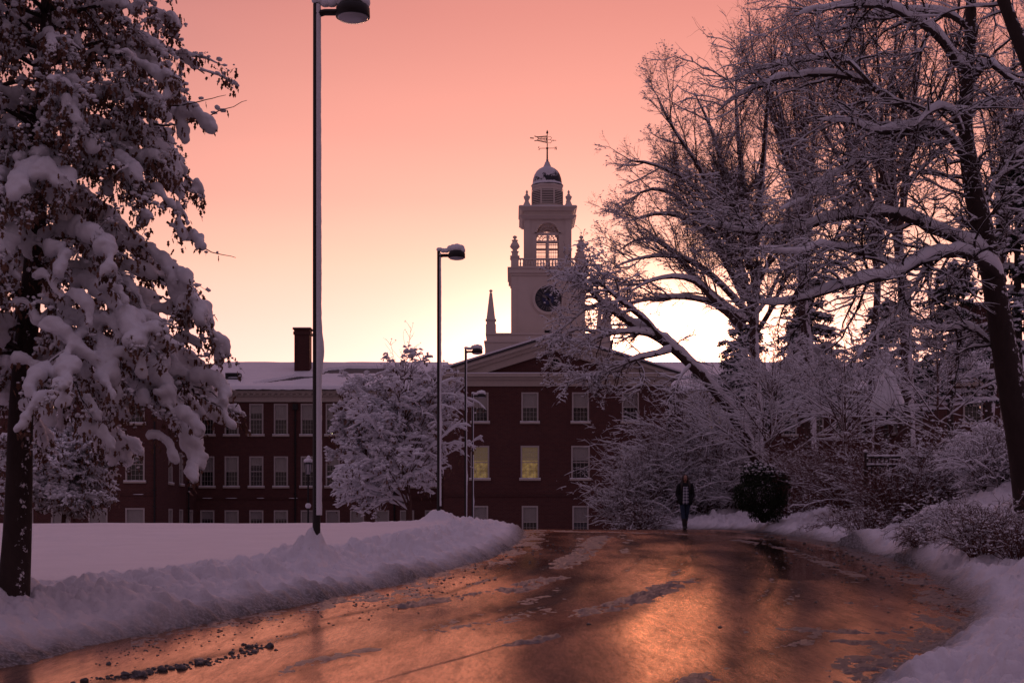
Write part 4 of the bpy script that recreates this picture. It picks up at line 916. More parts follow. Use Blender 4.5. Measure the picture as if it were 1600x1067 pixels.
# ---- big bare tree in front on the right ---------------------------------------------------------
def old_tree():
    rng = np.random.default_rng(11); D = 24.0
    tr = [(1612,800),(1600,700),(1580,605),(1562,500),(1546,400),(1522,310),(1511,240),(1507,170),(1513,110),(1517,50),(1517,0),(1522,-60),(1530,-140)]
    tp, trd = poly_curve(tr, D, [26, 24, 21, 18.5, 17, 15, 12, 10, 9.5, 9, 8, 7, 5], 60)
    t = tree_thing('old_tree', 'tall bare tree on the right with long snow-lined limbs sweeping left over the road', 'tree', (float(tp[0][0]), D, gz(tp[0][0], D)), )
    bk = MB(); sn = MB(); bk.tubes([tp], [trd], 12)
    snl = rng
    limbs = [
        ([(1511,118),(1489,91),(1468,56),(1427,30),(1390,10),(1352,6),(1290,10),(1245,25)], -2.5, [9, 8, 7, 5.5, 3.5, 1.5]),
        ([(1516,44),(1489,22),(1435,18),(1373,20),(1330,38),(1300,48)], 1.5, [7, 6, 5, 4, 1.5]),
        ([(1514,262),(1486,208),(1456,196),(1400,202),(1369,210),(1340,190),(1282,187)], -2.0, [8, 7.5, 7, 6, 4, 2]),
        ([(1400,204),(1369,212),(1350,240),(1318,260),(1295,274),(1262,290)], -2.2, [5, 5, 4, 2.5, 1.2]),
        ([(1456,194),(1412,166),(1377,146),(1361,132),(1328,120),(1270,113),(1208,126),(1146,152),(1118,180)], 1.0, [7, 7, 6.5, 6, 4.5, 3, 1.2]),
        ([(1361,132),(1334,102),(1303,90),(1250,99),(1187,107),(1150,120)], 2.0, [5, 4.5, 4, 2.5, 1]),
        ([(1505,215),(1495,180),(1470,165),(1450,178),(1430,200)], -1.5, [6, 5.5, 5, 4, 2]),
        ([(1521,125),(1538,101),(1559,103),(1583,127),(1605,138),(1650,160)], -1.5, [7, 6.5, 6, 5, 4]),
        ([(1566,440),(1540,410),(1500,392),(1451,397),(1414,421),(1394,434),(1345,440),(1291,458),(1229,474),(1180,470)], -4.0, [11, 10, 9, 8.5, 8, 7, 4.5, 2]),
        ([(1548,402),(1515,385),(1476,371),(1435,351),(1395,335),(1352,338),(1307,342),(1262,359),(1204,369),(1154,367),(1117,359),(1080,351)], -2.5, [10, 9, 8.5, 8, 7, 6, 4.5, 3, 1.2]),
        ([(1414,420),(1372,408),(1330,392),(1290,380),(1240,392),(1190,385)], -5.0, [5, 4, 3.5, 2.5, 1]),
        ([(1530,335),(1560,280),(1600,230),(1650,190)], 2.0, [7, 6, 5, 4]),
        ([(1572,560),(1530,520),(1500,508),(1465,520),(1420,500),(1380,478)], 2.0, [6, 5, 4, 3, 1]),
        ([(1508,180),(1540,160),(1580,170),(1620,150)], 3.0, [5, 4, 3, 2]),
        ([(1490,206),(1470,235),(1440,262),(1415,300),(1398,340)], -1.0, [4, 3.5, 3, 2, 1]),
        ([(1452,398),(1440,440),(1405,490),(1370,520),(1345,560)], -3.5, [4, 3, 2.4, 1.6, .8]),
        ([(1350,340),(1322,310),(1290,300),(1250,318),(1215,330)], -2.6, [3.5, 3, 2.4, 1.6, .8]),
    ]
    bp, br = [tp[20:]], [trd[20:]]
    for pts, dd, rp in limbs:
        p, r = poly_curve(pts, D, [v*.74 for v in rp], dd=dd); p[1:] += (rng.normal(0, .022, p[1:].shape)).cumsum(0)*.35 + rng.normal(0, .008, p[1:].shape); bk.tubes([p], [r], 8); n_ = len(p)
        p2 = p + rng.normal(0, .012, p.shape); snow_on(sn, rng, p[None], r[None], k=1.02, add=.028, sides=8, lump=.16); bp.append(p); br.append(r)
    # secondary branches from limbs
    m = 24; A = []; B_ = []; Ls = []
    for p, r in zip(bp, br):
        L = np.linalg.norm(np.diff(p, axis=0), axis=1).sum(); q = np.linspace(0, len(p)-1, m); A.append(np.stack([np.interp(q, np.arange(len(p)), p[:, k]) for k in range(3)], -1)); B_.append(np.interp(q, np.arange(len(p)), r)); Ls.append(L)
    A = np.array(A); B_ = np.array(B_); Ls = np.array(Ls); per = np.maximum(4, (Ls * 6.0)).astype(int)
    p, d, L, r = spawn(rng, A, B_, per, .12, 1, (30, 75), (1, 1), .5, up=.05, lens=np.ones(len(A)), flat=(1, .8, .8)); L = rng.uniform(.5, 1.5, len(L)); r = np.clip(r, .006, .026)
    p1, r1 = grow(rng, p, d, L, r, 9, .21, (0, 0, .0), .35); bk.tubes(p1, r1, 5); snow_on(sn, rng, p1, r1, .8, .007, 5, lump=.35)
    p, d, L, r = spawn(rng, p1, r1, 7, .15, 1, (25, 65), (.35, .7), .6, flat=(1, .8, .8)); p2, r2 = grow(rng, p, d, np.clip(L, .2, .8), np.clip(r, .004, .009), 7, .24, (0, 0, -.02), .4)
    bk.tubes(p2, r2, 4); snow_on(sn, rng, p2, r2, .8, .0055, 4, keep=.85, lump=.4)
    p, d, L, r = spawn(rng, p2, r2, 4, .2, 1, (25, 70), (.4, .8), .7); p3, r3 = grow(rng, p, d, np.clip(L, .10, .35), np.clip(r, .0025, .005), 4, .15, (0, 0, -.02), .5)
    tw = MB(); tw.tubes(p3, r3, 3); snow_on(sn, rng, p3, r3, .8, .0035, 3, keep=.6, lump=.4)
    clumps(sn, rng, p2, 1.3, (.010, .030), tmpl=OCTA, jit=.008); clumps(sn, rng, p3, .35, (.010, .026), jit=.008)
    sub(bk, 'trunk', M['bark_snow'], t, True); sub(tw, 'crown', M['twig'], t); sub(sn, 'branch_snow', M['snow_soft'], t, True)
old_tree()
# a second one just outside the frame, whose limb crosses the upper right corner
def corner_tree():
    rng = np.random.default_rng(12); D = 20.0
    tp, r = poly_curve([(1760,900),(1740,640),(1700,400),(1650,200),(1590,60),(1545,-60)], D, [22, 19, 15, 13, 11, 8], 40)
    t = tree_thing('leaning_tree', 'thick dark leaning trunk crossing the upper right corner', 'tree', (float(tp[0][0]), D, gz(tp[0][0], D)))
    bk = MB().tubes([tp], [r], 10); sn = MB(); A = tp[None]; B_ = r[None]
    p, d, L, q = spawn(rng, A, B_, 26, .4, 1, (40, 80), (1, 1), .4, lens=np.ones(1)); p1, r1 = grow(rng, p, d, rng.uniform(.5, 1.3, len(L)), np.clip(q, .006, .02), 8, .15, (0, 0, -.02), .3); bk.tubes(p1, r1, 5); snow_on(sn, rng, p1, r1, .9, .012)
    p, d, L, q = spawn(rng, p1, r1, 6, .15, 1, (25, 65), (.3, .6), .6); p2, r2 = grow(rng, p, d, L, np.clip(q, .003, .006), 5, .15, (0, 0, -.02), .4); bk.tubes(p2, r2, 3); snow_on(sn, rng, p2, r2, .9, .008, 4)
    sub(bk, 'trunk', M['bark_snow'], t, True); sub(sn, 'branch_snow', M['snow_soft'], t, True)
corner_tree()

# ---- vase shaped bare trees behind, against the glow -----------------------------------------------
def bare_tree(name, label, px, D, ybase, yfork, height, spread, seed, r0=.28, n1=9, snow=.5, lean=(0, 0), fan=(8, 60), group=None, per=(9, 8, 6), twl=.5, limbs=()):
    rng = np.random.default_rng(seed); x0 = wx(px, D); zb = gz(x0, D) - .2; zf = EYE + (HY-yfork)/F*D
    t = tree_thing(name, label, 'tree', (x0, D, zb), group=group)
    st = np.array([[x0, D, zb]]); tpts, trd = grow(rng, st, np.array([[lean[0], lean[1], 1.]]), np.array([zf-zb+height*.35]), np.array([r0]), 14, .035, (0, 0, .05), .55)
    bk = MB(); bk.tubes(tpts, trd, 9); tw = MB(); sn = MB()
    # ascending main limbs
    k0 = (zf-zb)/(zf-zb+height*.35)
    p, d, L, r = spawn(rng, tpts, trd, n1, k0*.93, 1.0, fan, (1, 1), .6, up=.35, lens=np.ones(1), flat=(1, .8, 1)); L = height * rng.uniform(.55, 1.0, n1)
    d = norm(d * np.array([spread, spread*.8, 1])); lp, lr_ = grow(rng, p, d, L, np.clip(r, .04, .12), 14, .06, (0, 0, .06), .18)
    extra = [poly_curve(q_, D, rp, 14, dd) for q_, dd, rp in limbs]
    if extra: lp = np.concatenate([lp, np.array([e[0] for e in extra])]); lr_ = np.concatenate([lr_, np.array([e[1] for e in extra])])
    bk.tubes(lp, lr_, 6); snow_on(sn, rng, lp, lr_, .55, .006, 5, lump=.2)
    ll = np.linalg.norm(np.diff(lp, axis=1), axis=2).sum(1)
    p, d, L, r = spawn(rng, lp, lr_, per[0], .15, 1, (20, 50), (.28, .5), .5, up=.12, lens=ll); p1, r1 = grow(rng, p, d, L, np.clip(r, .013, .035), 9, .10, (0, 0, .045), .25); bk.tubes(p1, r1, 4); snow_on(sn, rng, p1, r1, .6, .006, 4, keep=snow+.2)
    p, d, L, r = spawn(rng, p1, r1, per[1], .15, 1, (20, 50), (.3, .55), .5, up=.08); p2, r2 = grow(rng, p, d, L, np.clip(r, .006, .012), 6, .14, (0, 0, .03), .35); tw.tubes(p2, r2, 3); snow_on(sn, rng, p2, r2, .8, .005, 3, keep=snow)
    p, d, L, r = spawn(rng, p2, r2, per[2], .2, 1, (20, 55), (.35, .7), .6, up=.03); p3, r3 = grow(rng, p, d, np.clip(L, .2, .8), np.clip(r, .0035, .0055), 4, .2, (0, 0, .02), .5); tw.tubes(p3, r3, 3)
    clumps(sn, rng, p3, twl, (.02, .05), jit=.01); snow_on(sn, rng, p3, r3, .8, .004, 3, keep=snow*.6)
    sub(bk, 'trunk', M['bark_far'], t, True); sub(tw, 'crown', M['twig'], t); sub(sn, 'branch_snow', M['snow_far'], t)
    return t
G_ = 'tall bare trees against the sunset glow'
bare_tree('bare_tree', 'leftmost tall bare tree, its fine crown fanning out beside the clock tower', 1185, 62, 700, 500, 7.6, .75, 21, .30, 12, group=G_, lean=(-.05, 0), fan=(15, 75), per=(14, 11, 10), twl=.6, limbs=[
    ([(1170,490),(1110,425),(1060,398),(1000,402),(958,418)], -2, [6, 5, 3.5, 2, 1]), ([(1168,440),(1120,375),(1060,305),(1015,292),(985,312)], 2, [6, 5, 3.5, 2, 1]), ([(1172,420),(1140,300),(1112,200),(1085,145)], 1, [6, 4.5, 3, 1]), ([(1176,400),(1160,280),(1150,180),(1150,112)], 2, [6, 4.5, 3, 1]), ([(1180,400),(1192,260),(1200,150),(1215,66)], -2, [6, 4.5, 3, 1]), ([(1165,500),(1100,450),(1040,380),(1005,370),(975,385)], -1, [6, 5, 3.5, 2, 1]),
    ([(1165,500),(1130,483),(1106,456),(1084,436),(1047,431),(1010,440),(975,462)], -3, [7, 6, 4.5, 3, 1]), ([(1160,510),(1120,474),(1079,464),(1040,465),(1000,470),(950,482)], -2, [6, 5, 3.5, 2.5, 1]),
    ([(1165,470),(1130,400),(1090,350),(1040,330),(985,345)], 1, [7, 5.5, 4, 2.5, 1]), ([(1165,450),(1135,360),(1100,270),(1050,200),(1030,160)], -1, [7, 5.5, 4, 2.5, 1]), ([(1165,440),(1120,330),(1075,280),(1020,255),(985,252)], 0, [7, 5.5, 4, 2.5, 1])])
bare_tree('bare_tree', 'tall bare tree behind the old limbs, second from the clock tower', 1275, 68, 700, 470, 12.0, .55, 22, .34, 13, group=G_, fan=(8, 45), per=(10, 10, 7))
bare_tree('bare_tree', 'straight dark-trunked bare tree in the middle of the right-hand grove', 1424, 52, 700, 420, 12.0, .75, 23, .26, 11, group=G_, fan=(10, 60), per=(11, 10, 7))
bare_tree('bare_tree', 'slender bare tree between the grove trunks, farther back', 1352, 75, 700, 420, 13.0, .7, 24, .26, 12, group=G_, fan=(10, 55), per=(10, 9, 6))
bare_tree('bare_tree', 'bare tree at the right edge behind the old leaning trunk', 1545, 70, 700, 420, 13.0, .8, 25, .28, 11, group=G_, fan=(10, 60), per=(10, 9, 6))
# leaning tree whose drooping snowy sprays hang before the clock
def reaching_tree():
    rng = np.random.default_rng(31); D = 50.0
    tp, r = poly_curve([(1215,800),(1190,730),(1150,650),(1113,602),(1084,572),(1052,544),(1025,524),(996,513),(976,499),(945,477),(930,463),(915,447),(900,429)], D, [11, 10.5, 10, 9, 8, 7, 5.5, 4, 3, 1.5], 60, -3)
    t = tree_thing('reaching_tree', 'leaning tree reaching left with snowy sprays hanging in front of the clock', 'tree', (float(tp[0][0]), D, gz(tp[0][0], D)))
    bk = MB(); sn = MB(); tw = MB(); bk.tubes([tp], [r], 8); snow_on(sn, rng, tp[None], r[None], .9, .03, 6, lump=.15)
    L_ = [([(1033,528),(1015,504),(989,485),(968,468),(947,451),(925,430)], -1, [5, 4.5, 4, 2.5, 1]), ([(1024,524),(996,519),(969,519),(940,525),(905,540)], -1, [4.5, 4, 3, 2, .8]),
          ([(1047,548),(1020,555),(996,560),(960,575),(925,592)], -1, [4, 4, 3, 2, .8]), ([(1000,562),(965,580),(930,585),(885,598)], -1.5, [3, 2.5, 1.8, .8]), ([(1078,572),(1060,590),(1052,620)], -1, [2.5, 2, 1]),
          ([(945,477),(915,482),(890,505),(868,520)], -.5, [2, 1.6, .8]), ([(930,463),(905,440),(880,425),(855,440)], -.5, [2, 1.6, 1, .6]), ([(915,447),(905,420),(925,405)], 0, [1.6, 1.2, .6]), ([(968,467),(965,440),(950,425)], 0, [2, 1.5, .8]),
          ([(990,560),(1010,580),(1000,610)], -1, [2, 1.5, .7]), ([(930,520),(900,512),(870,530),(860,548)], -1, [2, 1.6, 1, .6])]
    A = [tp[30:]]; B_ = [r[30:]]
    for q, dd, rp in L_: p, rr_ = poly_curve(q, 48.2, rp, dd=dd); bk.tubes([p], [rr_], 5); snow_on(sn, rng, p[None], rr_[None], .9, .02, 5, lump=.2); A.append(p); B_.append(rr_)
    m = 14; A2 = []; R2 = []
    for p, q in zip(A, B_): s_ = np.linspace(0, len(p)-1, m); A2.append(np.stack([np.interp(s_, np.arange(len(p)), p[:, k]) for k in range(3)], -1)); R2.append(np.interp(s_, np.arange(len(p)), q))
    A2 = np.array(A2); R2 = np.array(R2); ll = np.linalg.norm(np.diff(A2, axis=1), axis=2).sum(1)
    p, d, L, q = spawn(rng, A2, R2, np.maximum(6, (ll*7).astype(int)), .2, 1, (20, 80), (1, 1), .5, lens=np.ones(len(A2)), tipbias=.7); p1, r1 = grow(rng, p, d, rng.uniform(.5, 1.3, len(L)), np.clip(q, .012, .025), 8, .2, (-.03, 0, -.06), .35); tw.tubes(p1, r1, 4); snow_on(sn, rng, p1, r1, .9, .014, 4)
    p, d, L, q = spawn(rng, p1, r1, 7, .15, 1, (25, 70), (.35, .7), .6, up=-.1); p2, r2 = grow(rng, p, d, L, np.clip(q, .006, .01), 5, .15, (0, 0, -.1), .4); tw.tubes(p2, r2, 3); snow_on(sn, rng, p2, r2, .9, .011, 3)
    m_ = p2[:, 0, 0] < wx(960, 48); clumps(sn, rng, p2[m_], 2.2, (.022, .055), jit=.02, elong=2); clumps(sn, rng, p2[~m_], .7, (.02, .04), jit=.02)
    leaves(tw, rng, p2[rng.integers(0, len(p2), 2600), rng.integers(1, 5, 2600)], (.05, .08))
    sub(bk, 'trunk', M['bark_far'], t, True); sub(tw, 'crown', M['twig'], t); sub(sn, 'branch_snow', M['snow_far'], t)
reaching_tree()

# ---- small garden trees with straight ascending branches -------------------------------------------
def garden_tree(px, ybase, ytop, D, spread_px, seed, label, trunkpts=None, n1=34):
    rng = np.random.default_rng(seed); x0 = wx(px, D); zb = min(gz(x0, D), EYE+(HY-ybase)/F*D); zt = EYE+(HY-ytop)/F*D; S = spread_px/F*D
    zl = EYE+(HY-ybase)/F*D
    t = tree_thing('young_tree', label, 'tree', (x0, D, zb), group='young snow-lined garden trees'); bk = MB(); sn = MB()
    tp, tr = grow(rng, np.array([[x0, D, zb-.1]]), np.array([[0, 0, 1.]]), np.array([zt-zb]), np.array([.055]), 12, .02, (0, 0, .1), .2); bk.tubes(tp, tr, 6)
    q0 = (zl - zb) / (zt - zb)
    p, d, L, r = spawn(rng, tp, tr, n1, max(.02, q0), .85, (38, 68), (1, 1), .6, lens=np.ones(1)); hh = (p[:, 2]-zl)/(zt-zl); L = S*rng.uniform(.8, 1.25, n1)*(1.35-.9*hh)
    p1, r1 = grow(rng, p, d, L, np.clip(r, .012, .024), 10, .05, (0, 0, .02), .3); bk.tubes(p1, r1, 5); snow_on(sn, rng, p1, r1, .9, .014, 5, lump=.22, maxslope=.97)
    p, d, L, r = spawn(rng, p1, r1, 9, .12, 1, (22, 48), (.32, .55), .6, up=.05); p2, r2 = grow(rng, p, d, L, np.clip(r, .006, .01), 7, .05, (0, 0, .015), .4); bk.tubes(p2, r2, 4); snow_on(sn, rng, p2, r2, .95, .012, 4, lump=.25, maxslope=.97)
    p, d, L, r = spawn(rng, p2, r2, 4, .15, 1, (22, 50), (.35, .6), .7); p3, r3 = grow(rng, p, d, L, np.clip(r, .003, .005), 4, .06, (0, 0, 0), .5); bk.tubes(p3, r3, 3); snow_on(sn, rng, p3, r3, .9, .009, 4, lump=.25, maxslope=.98)
    sub(bk, 'crown', M['twig'], t); sub(sn, 'branch_snow', M['snow_soft'], t, True)
garden_tree(1205, 735, 540, 48, 128, 41, 'young garden tree behind the dark evergreen bush, all its twigs lined with snow')
garden_tree(1318, 700, 530, 44, 112, 42, 'young garden tree further right, with a thin dark stem and snowy twigs')
garden_tree(1120, 740, 600, 53, 95, 43, 'low snowy tree just above the walking person, left of the young garden trees', n1=30)
garden_tree(1462, 700, 510, 38, 105, 44, 'sparse young tree in front of the far wing, near the big leaning trunk', n1=16)

# ---- shrubs ------------------------------------------------------------------------------------------
def shrub(px, py, D, rpx, hpx, seed, label, name='snowy_shrub', cat='shrub', n=90, snow=1.0, arch=-.05, m='twig', group=None, r=.012, l2=6, clump=.5, ms='snow_far'):
    rng = np.random.default_rng(seed); x0 = wx(px, D); z0 = min(gz(x0, D), EYE+(HY-py)/F*D); H = hpx/F*D; S = rpx/F*D
    t = tree_thing(name, label, cat, (x0, D, z0), group=group); bk = MB(); sn = MB()
    a = rng.uniform(0, 2*np.pi, n); rr_ = np.sqrt(rng.random(n)); st = np.stack([x0+np.cos(a)*rr_*S*.35, D+np.sin(a)*rr_*S*.35, np.full(n, z0-.08)], -1)
    d = np.stack([np.cos(a)*rr_*S, np.sin(a)*rr_*S, H*rng.uniform(.6, 1.0, n)], -1); L = np.linalg.norm(d, axis=1)*rng.uniform(.75, 1.15, n)
    p1, r1 = grow(rng, st, d, L, np.full(n, r), 9, .14, (0, 0, arch), .35); bk.tubes(p1, r1, 4); snow_on(sn, rng, p1, r1, .8, .009*snow, 4, keep=min(.85, snow), lump=.5)
    p, d, L, q = spawn(rng, p1, r1, l2, .2, 1, (20, 60), (.25, .5), .6); p2, r2 = grow(rng, p, d, L, np.clip(q, .005, .009), 6, .2, (0, 0, arch), .4); bk.tubes(p2, r2, 3); snow_on(sn, rng, p2, r2, .9, .008*snow, 4, keep=min(.75, snow), lump=.5)
    p, d, L, q = spawn(rng, p2, r2, 3, .2, 1, (20, 60), (.4, .7), .7); p3, r3 = grow(rng, p, d, L, np.clip(q, .004, .006), 4, .2, (0, 0, arch), .5); bk.tubes(p3, r3, 3); snow_on(sn, rng, p3, r3, .9, .006*snow, 3, keep=min(1, snow)*.6, lump=.4)
    if clump: clumps(sn, rng, p3, clump, (.012, .035), jit=.01)
    sub(bk, 'twigs', M[m], t); sub(sn, 'twig_snow', M[ms], t)
    return t
GS = 'snow-covered shrubs along the right side'
shrub(1030, 822, 52, 52, 165, 51, 'broad snowy thicket against the brick wall left of the person', n=150, group=GS, arch=-.06)
shrub(985, 815, 50, 52, 105, 52, 'low spreading snowy bush at the left end of the thicket', n=100, group=GS, arch=-.02)
shrub(1062, 822, 54, 70, 190, 53, 'tall snowy thicket directly behind the person', n=150, group=GS, arch=-.06)
shrub(1118, 816, 52, 60, 150, 54, 'snowy shrub between the person and the dark evergreen bush', n=130, group=GS, arch=-.05)
shrub(1000, 822, 48.5, 42, 62, 55, 'low brownish mound of twigs at the foot of the thicket', n=90, group=GS, snow=.5, arch=-.1, m='twig_red')
shrub(1272, 806, 45, 62, 130, 56, 'brown twiggy shrub right of the dark evergreen bush', n=120, group=GS, snow=.35, m='twig_red', arch=-.06, clump=.25)
shrub(1330, 803, 39, 62, 150, 57, 'reddish-brown tangled shrub in front of the fence left end', n=120, group=GS, snow=.4, m='twig_red', arch=-.05, clump=.3)
shrub(1385, 750, 37, 75, 130, 58, 'fine-twigged shrub rising behind the dark fence', n=120, group=GS, snow=.6, m='twig_red', arch=-.03)
shrub(1440, 806, 31.5, 50, 75, 59, 'low tangle of brown twigs at the foot of the fence', n=80, group=GS, snow=.3, m='twig_red', arch=-.08, clump=.2)
shrub(1502, 785, 32, 58, 150, 60, 'heavily snowed shrub to the right of the fence', n=110, group=GS, snow=1.2, arch=-.09, clump=1.2)
shrub(1562, 790, 29.5, 60, 160, 61, 'snowy drooping bush below the old tree trunk', n=120, group=GS, snow=1.2, arch=-.09, clump=1.0)
shrub(1590, 845, 21.5, 45, 85, 62, 'thin red-twigged bush at the right edge of the picture', n=45, group=GS, snow=.3, m='twig_red', arch=-.02, clump=.2, r=.007)
shrub(1290, 745, 47, 80, 90, 63, 'snowy hedge growth behind the brown shrubs', n=110, group=GS, snow=1.0, arch=-.06)
shrub(1180, 765, 51, 60, 110, 64, 'pale snowy shrub behind the dark evergreen bush', n=110, group=GS, snow=1.0, arch=-.06)
shrub(1440, 838, 25, 28, 40, 65, 'small dark twiggy tuft poking out of the right snowbank', n=60, group=GS, snow=.35, m='twig_red', arch=-.1, clump=.2, r=.006)
shrub(1305, 812, 35, 30, 42, 66, 'small grassy tuft bending over the right snowbank', n=60, group=GS, snow=.25, m='twig_red', arch=-.12, clump=.1, r=.005)
# snow heaped on low plants
def heap(px, py, D, w, h, seed, label):
    rng = np.random.default_rng(seed); x0 = wx(px, D); zt = EYE+(HY-py)/F*D; W_ = w/F*D; H = h/F*D; z0 = zt - H
    t = tree_thing('snowed_under_bush', label, 'bush', (x0, D, z0)); mb = MB(); n = 26
    c = np.stack([x0+rng.normal(0, .35, n)*W_, D+rng.normal(0, .3, n)*W_, z0+rng.random(n)*H*.8], -1); s = rng.uniform(.22, .42, n)*W_*.75; c[:, 2] -= np.abs(c[:, 0]-x0)/W_*H*.7
    mb.inst(ICO2[0], ICO2[1], c, np.stack([s, s*.9, s*.72], -1), rot_rand(rng, n, .3)); o = remeshed(mb, W_*.035, .03, 'snow_cap', M['snow'], t)
    tw = MB(); k = 60; a = rng.uniform(0, 6.28, k); st = np.stack([x0+np.cos(a)*W_*.3, D+np.sin(a)*W_*.3-.05, np.full(k, z0-H*.5)], -1); p, r = grow(rng, st, np.stack([np.cos(a)*.6, np.sin(a)*.6-.3, np.ones(k)], -1), rng.uniform(.7, 1.4, k)*H, np.full(k, .006), 6, .15, (0, 0, -.05), .4); tw.tubes(p, r, 3)
    sub(tw, 'twigs', M['twig'], t)
def remeshed(mb, voxel, noise_amp, name, m, t, nsc=3.0, seed=0, dec=None):
    o = mb.build('tmp', m); md = o.modifiers.new('r', 'REMESH'); md.mode = 'VOXEL'; md.voxel_size = voxel; md.use_smooth_shade = True
    sm = o.modifiers.new('s', 'SMOOTH'); sm.factor = .8; sm.iterations = 6
    me = bpy.data.meshes.new_from_object(o.evaluated_get(bpy.context.evaluated_depsgraph_get())); bpy.data.objects.remove(o)
    n = len(me.vertices); v = np.empty(n*3); me.vertices.foreach_get('co', v); v = v.reshape(-1, 3)
    d = fbm(v[:, 0]*nsc + v[:, 1]*1.7, v[:, 2]*nsc + v[:, 1]*2.3, 400+seed, 4) * noise_amp; nn = np.empty(n*3); me.vertices.foreach_get('normal', nn); v += nn.reshape(-1, 3)*d[:, None]
    v -= np.array(t.location)[None]; me.vertices.foreach_set('co', v.ravel()); me.polygons.foreach_set('use_smooth', np.ones(len(me.polygons), bool)); me.update(); me.name = name
    if not me.materials: me.materials.append(m)
    q = bpy.data.objects.new(name, me); COL.objects.link(q); q.parent = t; return q
shrub(1410, 806, 31.5, 62, 115, 67, 'reddish-brown bush growing in front of the dark fence', n=110, group=GS, snow=.3, m='twig_red', arch=-.04, clump=.2)
shrub(1240, 812, 43, 30, 60, 68, 'low brown twigs bending over the snow beside the dark evergreen bush', n=70, group=GS, snow=.3, m='twig_red', arch=-.08, clump=.2)
shrub(1535, 845, 22.5, 60, 95, 69, 'thin brown brush leaning out of the snow below the old tree', n=70, group=GS, snow=.5, m='twig_red', arch=-.07, clump=.5, r=.007)
shrub(1480, 815, 27, 50, 70, 70, 'arched snowy stems on top of the right snowbank', n=70, group=GS, snow=.8, arch=-.12, clump=.8, r=.008)
shrub(1360, 818, 31, 40, 60, 77, 'brown tuft of twigs in the snow in front of the reddish bush', n=60, group=GS, snow=.4, m='twig_red', arch=-.1, clump=.3, r=.007)
heap(1243, 722, 46, 48, 60, 71, 'rounded white mound of snow over a bush behind the dark evergreen')
heap(1545, 652, 34, 85, 70, 72, 'big pillow of snow on a bush below the far wing at right')
heap(1500, 782, 28.5, 95, 50, 73, 'wide snow mound over low plants below the fence')
heap(1560, 800, 24.5, 70, 44, 78, 'snow-buried low bush at the right edge beneath the old tree')
heap(1430, 812, 28.5, 46, 30, 79, 'small snow-buried clump on the right bank below the fence')
heap(1335, 800, 37, 60, 34, 74, 'low snow mound beside the brown shrubs')
heap(1035, 778, 52, 55, 34, 75, 'snow-topped low plant just left of the person')
# dark evergreen bush
def evergreen_bush(px, pybot, pytop, wpx, D, seed, label):
    rng = np.random.default_rng(seed); x0 = wx(px, D); z0 = EYE+(HY-pybot)/F*D; H = (pybot-pytop)/F*D; W_ = wpx/F*D/2
    t = tree_thing('evergreen_bush', label, 'bush', (x0, D, z0)); mb = MB(); sn = MB(); N_ = int(30000*(W_/.85)**2)
    u = norm(rng.normal(0, 1, (N_, 3))); lob = 1 + .5*fbm(u[:, 0]*2.2+u[:, 1], u[:, 2]*2.2, seed, 4); rr_ = rng.uniform(.55, 1.03, N_)**.5 * lob
    c = np.stack([x0+u[:, 0]*W_*rr_, D+u[:, 1]*W_*rr_, z0+H*.5+u[:, 2]*H*.5*rr_], -1)
    leaves(mb, rng, c, (.03, .07), 1.2); k = u[:, 2] > .55; sel = c[k & (rr_ > .85)][:260]; s = rng.uniform(.01, .035, len(sel)); sn.inst(OCT[0], OCT[1], sel+[0, 0, .02], np.stack([s*1.6, s*1.4, s*.8], -1))
    st = MB(); n = 14; a = rng.uniform(0, 6.28, n); p, r = grow(rng, np.stack([x0+.05*np.cos(a), D+.05*np.sin(a), np.full(n, z0-.15)], -1), np.stack([np.cos(a)*.6, np.sin(a)*.6, np.ones(n)], -1), np.full(n, H*.8), np.full(n, .02), 6, .1, (0, 0, 0), .3); st.tubes(p, r, 4)
    sub(mb, 'foliage', M['evergreen'], t); sub(st, 'stem', M['bark'], t); sub(sn, 'snow_dusting', M['snow_far'], t)
evergreen_bush(1193, 808, 724, 78, 40.3, 81, 'dark green evergreen bush standing in the snow right of the person')
# ---- conifers ----------------------------------------------------------------------------------------
def conifer(px, D, ytop, ybot, wpx, seed, label, snow=.8, n=150):
    rng = np.random.default_rng(seed); x0 = wx(px, D); zt = EYE+(HY-ytop)/F*D; zb = EYE+(HY-ybot)/F*D; W_ = wpx/F*D/2; g = gz(x0, D); H = zt-zb
    t = tree_thing('pine_tree', label, 'tree', (x0, D, g), group='dark snow-laden pines behind the bare trees'); tr = MB().tubes([[(x0, D, g-.2), (x0, D, g+(zt-g)*.5), (x0, D, zt)]], [[.22, .14, .02]], 7)
    fo = MB(); sn = MB(); f = rng.random(n)**.8; a = rng.uniform(0, 6.28, n); st = np.stack([np.full(n, x0), np.full(n, D), zb+f*H], -1); L = W_*(1.08-.85*f)*rng.uniform(.7, 1.2, n)
    p1, r1 = grow(rng, st, np.stack([np.cos(a), np.sin(a), np.full(n, .15)], -1), L, np.full(n, .03), 8, .08, (0, 0, -.07), .3); tr.tubes(p1, r1, 4)
    p, d, L, r = spawn(rng, p1, r1, 12, .2, 1, (30, 60), (.25, .45), .5, flat=(1, 1, .2)); p2, r2 = grow(rng, p, d, L, np.full(len(L), .01), 5, .08, (0, 0, -.06), .5); fo.tubes(p2, r2, 3)
    k = int(len(p2)*9); b = rng.integers(0, len(p2), k); i = rng.integers(0, 5, k); leaves(fo, rng, p2[b, i]+rng.normal(0, .03, (k, 3)), (.08, .17), .9)
    clumps(sn, rng, p2, 1.6*snow, (.05, .12), jit=.04, elong=2); snow_on(sn, rng, p1, r1, 1, .03, 4, keep=snow)
    sub(tr, 'trunk', M['bark'], t, True); sub(fo, 'crown', M['pine'], t); sub(sn, 'branch_snow', M['snow_far'], t)
